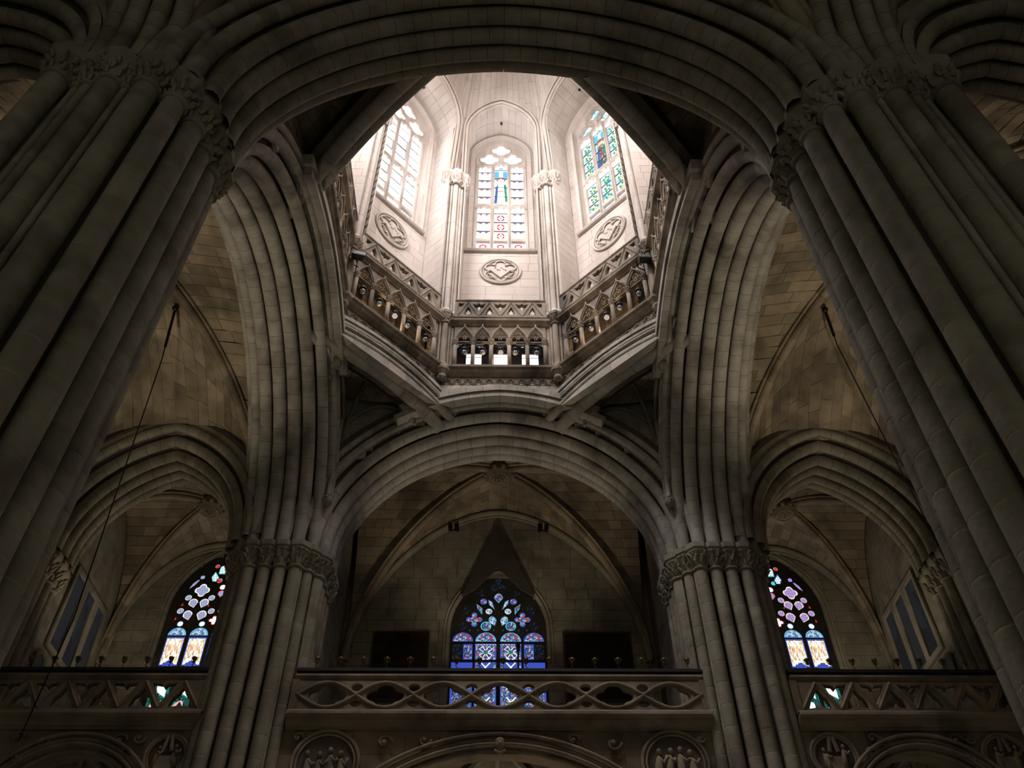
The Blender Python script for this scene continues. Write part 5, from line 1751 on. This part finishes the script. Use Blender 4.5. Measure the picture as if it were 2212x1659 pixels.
def under_wall(name, x0, x1, ac, aa, az, rise, meds, label, curls):
    root = empty(name, M=frame((0, YG - .02), (1, 0)), kind='structure', label=label, cat='wall')
    R = (aa * aa + rise * rise) / (2 * rise) if rise < aa else (aa * aa + rise * rise) / (2 * aa)
    zs = az - rise
    def half(z):                                            # half width of the opening at height z
        best = 0
        for f in np.linspace(0, 1, 60):
            p = A.p(1, f, 0, 0)
            if p[2] >= z: return p[0]
        return 0
    M = frame((ac, YG - .02), (1, 0))
    A = Arch(M, aa, R, zs, k=(R - rise) if rise < aa else 0.0)
    q = []
    n = 8; z0 = 6.2; h = (10.72 - z0) / n
    for i in range(n):
        a, b = z0 + i * h, z0 + (i + 1) * h
        hw = (half((a + b) / 2) if (a + b) / 2 > zs else aa) + .1
        if (a + b) / 2 > az: hw = 0
        for u0, u1 in (((x0, ac - hw), (ac + hw, x1)) if hw else ((x0, x1),)):
            q += wall_quads(u0, u1, a, b, h, 1.1, lambda u, w: (u, .06, w), lambda u, w: (0, -1, 0))
    stones(root, q, CARVE, .1, gap=.004)
    ar = empty_child('arch_moulding', root); ar.location = (ac, 0, 0)
    for t, r, rad in ((-.06, .05, .05), (-.02, .16, .06), (-.1, .28, .045), (.1, -.06, .06), (.22, -.03, .05)):
        pts = [A.p(-1, f, r, t) for f in np.linspace(0, 1, 14)] + [A.p(1, f, r, t) for f in np.linspace(1, 0, 14)[1:]]
        obj('roll', G().tube(pts, rad, 7).mesh('roll', CARVE, True), ar)
    obj('reveal', A.sweep([(-.02, .3), (-.02, .02), (.3, -.02), (.8, 0)], 12).mesh('reveal', CARVE), ar)
    for k, (mx, mz, mr) in enumerate(meds):
        m = empty_child('carved_roundel', root); m.location = (mx, 0, mz)
        g = G()
        for r, rr in ((mr, .05), (mr * .88, .035)):
            g.tube([(r * math.cos(t), -.02, r * math.sin(t)) for t in np.linspace(0, 2 * PI, 33)[:-1]], rr, 6, True)
        obj('rim', g.mesh('rim', CARVE, True), m)
        obj('ground', G().prism(circ(0, 0, mr * .9, 28), .02, .07).mesh('ground', CORE), m)
        rg = random.Random(k + int(x0 * 7) + 40)
        g = G()                                             # relief figures
        for j in range(4 if mr > .6 else 2):               # robed figures
            x = (-.5 + .33 * j) * mr if mr > .6 else (-.4 + .8 * j) * mr
            z = rg.uniform(-.08, .1) * mr; t = rg.uniform(-.12, .12) * mr
            g.tube([(x - t, .0, z - .62 * mr), (x - t * .5, -.03, z - .3 * mr), (x, -.03, z), (x + t * .4, -.02, z + .2 * mr)], [.17 * mr, .15 * mr, .12 * mr, .06 * mr], 8)
            g.ball((x + t * .5, -.05, z + .32 * mr), .085 * mr, 8, 6, 1.25)
            g.tube([(x, -.06, z + .12 * mr), (x + .14 * mr, -.1, z - .03 * mr), (x + rg.uniform(.15, .3) * mr, -.07, z + rg.uniform(.0, .2) * mr)], .045 * mr + .01, 6)
            g.tube([(x - .05 * mr, -.08, z), (x - .1 * mr, -.09, z - .25 * mr), (x - .06 * mr, -.06, z - .5 * mr)], .025 * mr, 5)
        obj('figure_relief', g.mesh('figure_relief', CARVE, True), m)
        if mr <= .6:
            obj('shield', G().prism([(-.22, -.02), (.22, -.02), (.2, -.4), (0, -.55), (-.2, -.4)], -.08, .04).mesh('shield', CARVE), m)
            obj('wings', G().tube([(-.1, -.05, .1), (-.04, -.06, .45)], .05, 5).tube([(.1, -.05, .1), (.04, -.06, .45)], .05, 5).mesh('wings', CARVE), m)
    for (x, z, r, s_) in curls:
        g = G(); foliage_curl(g, x, z, r, s_)
        obj('foliage_scroll', g.mesh('foliage_scroll', CARVE, True), root)
    return root


under_wall('wall_gallery_front', -5.2, 5.3, .04, 3.6, 10.30, 1.55, [(-4.03, 9.9, .78), (4.18, 9.9, .78)], 'carved wall below the central parapet with two relief roundels over a wide arch',
           [(-2.7, 10.38, .2, 1), (-1.75, 10.45, .17, -1), (2.75, 10.38, .2, -1), (1.8, 10.45, .17, 1), (-4.75, 10.5, .13, 1), (4.85, 10.5, .13, -1)])
under_wall('wall_gallery_front_left', -13.3, -7.1, -9.88, 1.9, 10.3, 1.9, [(-7.75, 10.08, .5), (-12.3, 10.08, .5)], 'carved wall below the left parapet with a pointed arch and angel roundel',
           [(-10.75, 10.45, .2, -1), (-11.35, 10.5, .17, 1), (-8.95, 10.42, .2, 1), (-8.5, 10.5, .17, -1), (-8.75, 10.1, .16, 1), (-11.2, 10.05, .16, -1)])
under_wall('wall_gallery_front_right', 7.3, 13.4, 10.05, 1.9, 10.3, 1.9, [(7.98, 10.08, .55), (12.1, 10.08, .55)], 'carved wall below the right parapet with a pointed arch and angel roundel',
           [(9.2, 10.48, .18, -1), (8.85, 10.15, .16, 1), (11.0, 10.45, .2, 1), (11.35, 10.5, .16, -1), (11.15, 10.05, .16, -1), (9.0, 10.5, .14, 1)])
# ceilings seen through the lower arches, and the small keystone head
for nm, xc, a, zt, wd in (('ceiling_under_gallery', 0, 3.9, 10.75, 'central'), ('ceiling_under_gallery_left', -9.9, 2.6, 10.6, 'left'), ('ceiling_under_gallery_right', 10.05, 2.6, 10.6, 'right')):
    q = []
    for i in range(12):
        for j in range(6):
            def cp(ii, jj):
                x = -a + 2 * a * ii / 12
                return (xc + x, YG + .75 + .85 * jj, zt - .55 + .5 * math.sqrt(max(0, 1 - (x / a) ** 2)) - .9 * (x / a) ** 4)
            q.append(([cp(i, j), cp(i + 1, j), cp(i + 1, j + 1), cp(i, j + 1)], (0, 0, -1)))
    root = empty(nm, kind='structure', label='vaulted ceiling seen through the arch under the %s gallery' % wd, cat='vault')
    stones(root, q, STONE_D, .08)
    for xx in (-.5, 0, .5):
        obj('rib', G().tube([(xc + xx * .3, YG + .8, zt - .12), (xc + xx * 3, YG + 3.5, zt - .35)], .09, 6).mesh('rib', STONE), root)
g = G().ball((0, 0, 0), .13, 9, 7, 1.2).ball((0, -.12, .0), .04, 6, 4).ball((-.05, -.1, .05), .025, 5, 4).ball((.05, -.1, .05), .025, 5, 4).ball((0, .02, .1), .13, 8, 5, .7).tube([(-.12, 0, -.12), (0, -.06, -.2), (.12, 0, -.12)], .04, 5)
obj('keystone_head', g.mesh('keystone_head', CARVE, True), M=Matrix.Translation((.05, YG - .12, 10.3)), kind='structure', label='little carved keystone head on the central lower arch', cat='carving')

# ------------------------------------------------------------------ things in the galleries
PAINT = mosaic('old_painting', [(.03, .016, .008), (.055, .028, .012), (.02, .012, .008), (.04, .018, .010)], 0.0, (6, 6, 4))


def painting_mat(name, a, b, c):
    return stone(name, a, b, c, rnd=0, scale=2.6, rough=.6, bump=.05)


for sx, x0, x1 in ((-1, -4.2, -2.3), (1, 2.2, 4.5)):
    r = empty('painting', M=frame(((x0 + x1) / 2, 26.24, 14.3), (1, 0)), cat='painting',
              label='large dark old painting on the end wall, %s of the blue window' % SIDE[sx])
    w = (x1 - x0) / 2
    obj('canvas', G().box(-w + .06, w - .06, -.03, 0, .06, 2.4).mesh('canvas', painting_mat('canvas_%s' % SIDE[sx], (.020, .012, .008), (.060, .032, .016) if sx < 0 else (.028, .016, .010), (.008, .006, .005))), r)
    for a in ((-w, w, 0, .07), (-w, w, 2.4, 2.47), (-w, -w + .07, .07, 2.4), (w - .07, w, .07, 2.4)):
        obj('frame_bar', G().box(a[0], a[1], -.06, .01, a[2], a[3]).mesh('frame_bar', WOOD), r)
    if sx < 0:
        obj('painted_niche', G().box(-.26, .3, -.034, -.03, 1.5, 2.4).mesh('painted_niche', painting_mat('niche_paint', (.012, .010, .008), (.03, .02, .014), None)), r)
for sx in (-1, 1):
    r = empty('leaning_plank', M=frame((sx * 4.75, 21.6, 11.08), (1, 0)) @ Matrix.Rotation(math.radians(-14 * sx * -1), 4, 'Y'), cat='plank',
              label='dark plank leaning in the %s corner of the central gallery' % SIDE[sx])
    obj('board', G().box(-.09, .09, -.02, .02, 0, 2.75).mesh('board', WOOD), r)
    obj('edge_strip', G().box(.09 * -sx - .012, .09 * -sx + .012, -.025, .025, 0, 2.75).mesh('edge_strip', plain('pale_strip', (.16, .12, .06), .6)), r)
    r = empty('wall_light', (sx * 1.67, 26.1, 21.0), cat='spotlight', label='pair of small dark spotlights high on the end wall, %s side' % SIDE[sx])
    for d in (-.12, .12):
        obj('spot_head', G().box(d - .07, d + .07, -.14, .06, -.1, .12).mesh('spot_head', IRON), r)
    obj('mount', G().box(-.2, .2, .06, .12, -.02, .04).mesh('mount', IRON), r)
# dark triangle over the central window, drawn as a thin raised panel
r = empty('dark_triangle', M=frame((0.0, 26.15), (1, 0)), cat='panel', label='dark triangle rising to a point above the blue window')
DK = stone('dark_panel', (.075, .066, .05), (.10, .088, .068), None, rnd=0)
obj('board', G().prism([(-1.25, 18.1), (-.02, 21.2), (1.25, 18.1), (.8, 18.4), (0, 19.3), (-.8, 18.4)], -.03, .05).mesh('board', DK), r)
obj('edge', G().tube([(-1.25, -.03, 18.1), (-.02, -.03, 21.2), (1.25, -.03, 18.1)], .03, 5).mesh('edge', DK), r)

# hanging cables in the aisles
for k, (pts, lab) in enumerate((([(-9.75, 16.3, 21.75), (-9.9, 17.0, 20.2), (-10.6, 19.2, 13.0), (-11.1, 19.9, 10.3)], 'thin dark cable hanging from a hook in the left aisle vault'),
                                ([(9.78, 16.1, 21.75), (10.0, 16.6, 20.7), (11.6, 18.6, 15.9), (12.4, 19.6, 12.6), (12.7, 19.9, 10.4)], 'thin dark cable hanging from a hook in the right aisle vault'))):
    r = empty('cable', (0, 0, 0), cat='cable', label=lab)
    obj('wire', G().tube(pts, .018, 5).mesh('wire', IRON), r)
    obj('coil', G().tube([tuple(np.array(pts[0]) + (np.array(pts[1]) - np.array(pts[0])) * t) for t in (0, .35, .75)], .045, 6).mesh('coil', IRON), r)
    obj('hook', G().ball(pts[0], .1, 8, 5).mesh('hook', IRON), r)

# ------------------------------------------------------------------ lamps out of the picture; aisle and gallery ones added to light the vaults
def unseen_lamp(name, loc, power, label, radius=.25, spot=0):
    r = empty(name, loc, cat='lamp', label=label)
    obj('shade', G().lathe([(.12, .3), (.22, .2), (.25, .05), (.2, .0)], 12).mesh('shade', IRON), r)
    obj('bulb', G().ball((0, 0, .42), .1, 10, 6).mesh('bulb', glow('warm_bulb', (1, .75, .45), 4)), r)
    ld = bpy.data.lights.new(name + '_light', 'SPOT' if spot else 'POINT'); ld.energy = power; ld.color = (1.0, .83, .60); ld.shadow_soft_size = radius
    lo = bpy.data.objects.new(name + '_light', ld); COL.objects.link(lo); lo.parent = r; lo.location = (0, 0, .8)
    if spot:
        ld.spot_size = math.radians(spot); ld.spot_blend = .6; lo.rotation_euler = (PI, 0, 0)
    return r


for sx in (-1, 1):
    r = unseen_lamp('aisle_fill_lamp', (sx * 10.3, 14.5, 5.0), 1700, 'added warm fill lamp standing low in the %s aisle, below the picture' % SIDE[sx], .4, spot=52)
    obj('post', G().lathe([(.2, -5.0), (.2, -4.9), (.05, -4.7), (.04, .05)], 10).mesh('post', IRON), r)
    unseen_lamp('gallery_fill_uplight', (sx * 10.0, 23.4, 11.08), 210, 'added fill uplight on the floor of the %s gallery behind its parapet' % SIDE[sx], spot=118)
unseen_lamp('gallery_fill_uplight', (0, 23.4, 11.08), 400, 'uplight on the floor of the central gallery behind its parapet', spot=84)
r = unseen_lamp('arcade_lamp', (0, 22.6, 6.0), 60, 'lamp under the central gallery, below the picture')
obj('post', G().lathe([(.2, -6.0), (.2, -5.9), (.05, -5.7), (.04, .05)], 10).mesh('post', IRON), r)
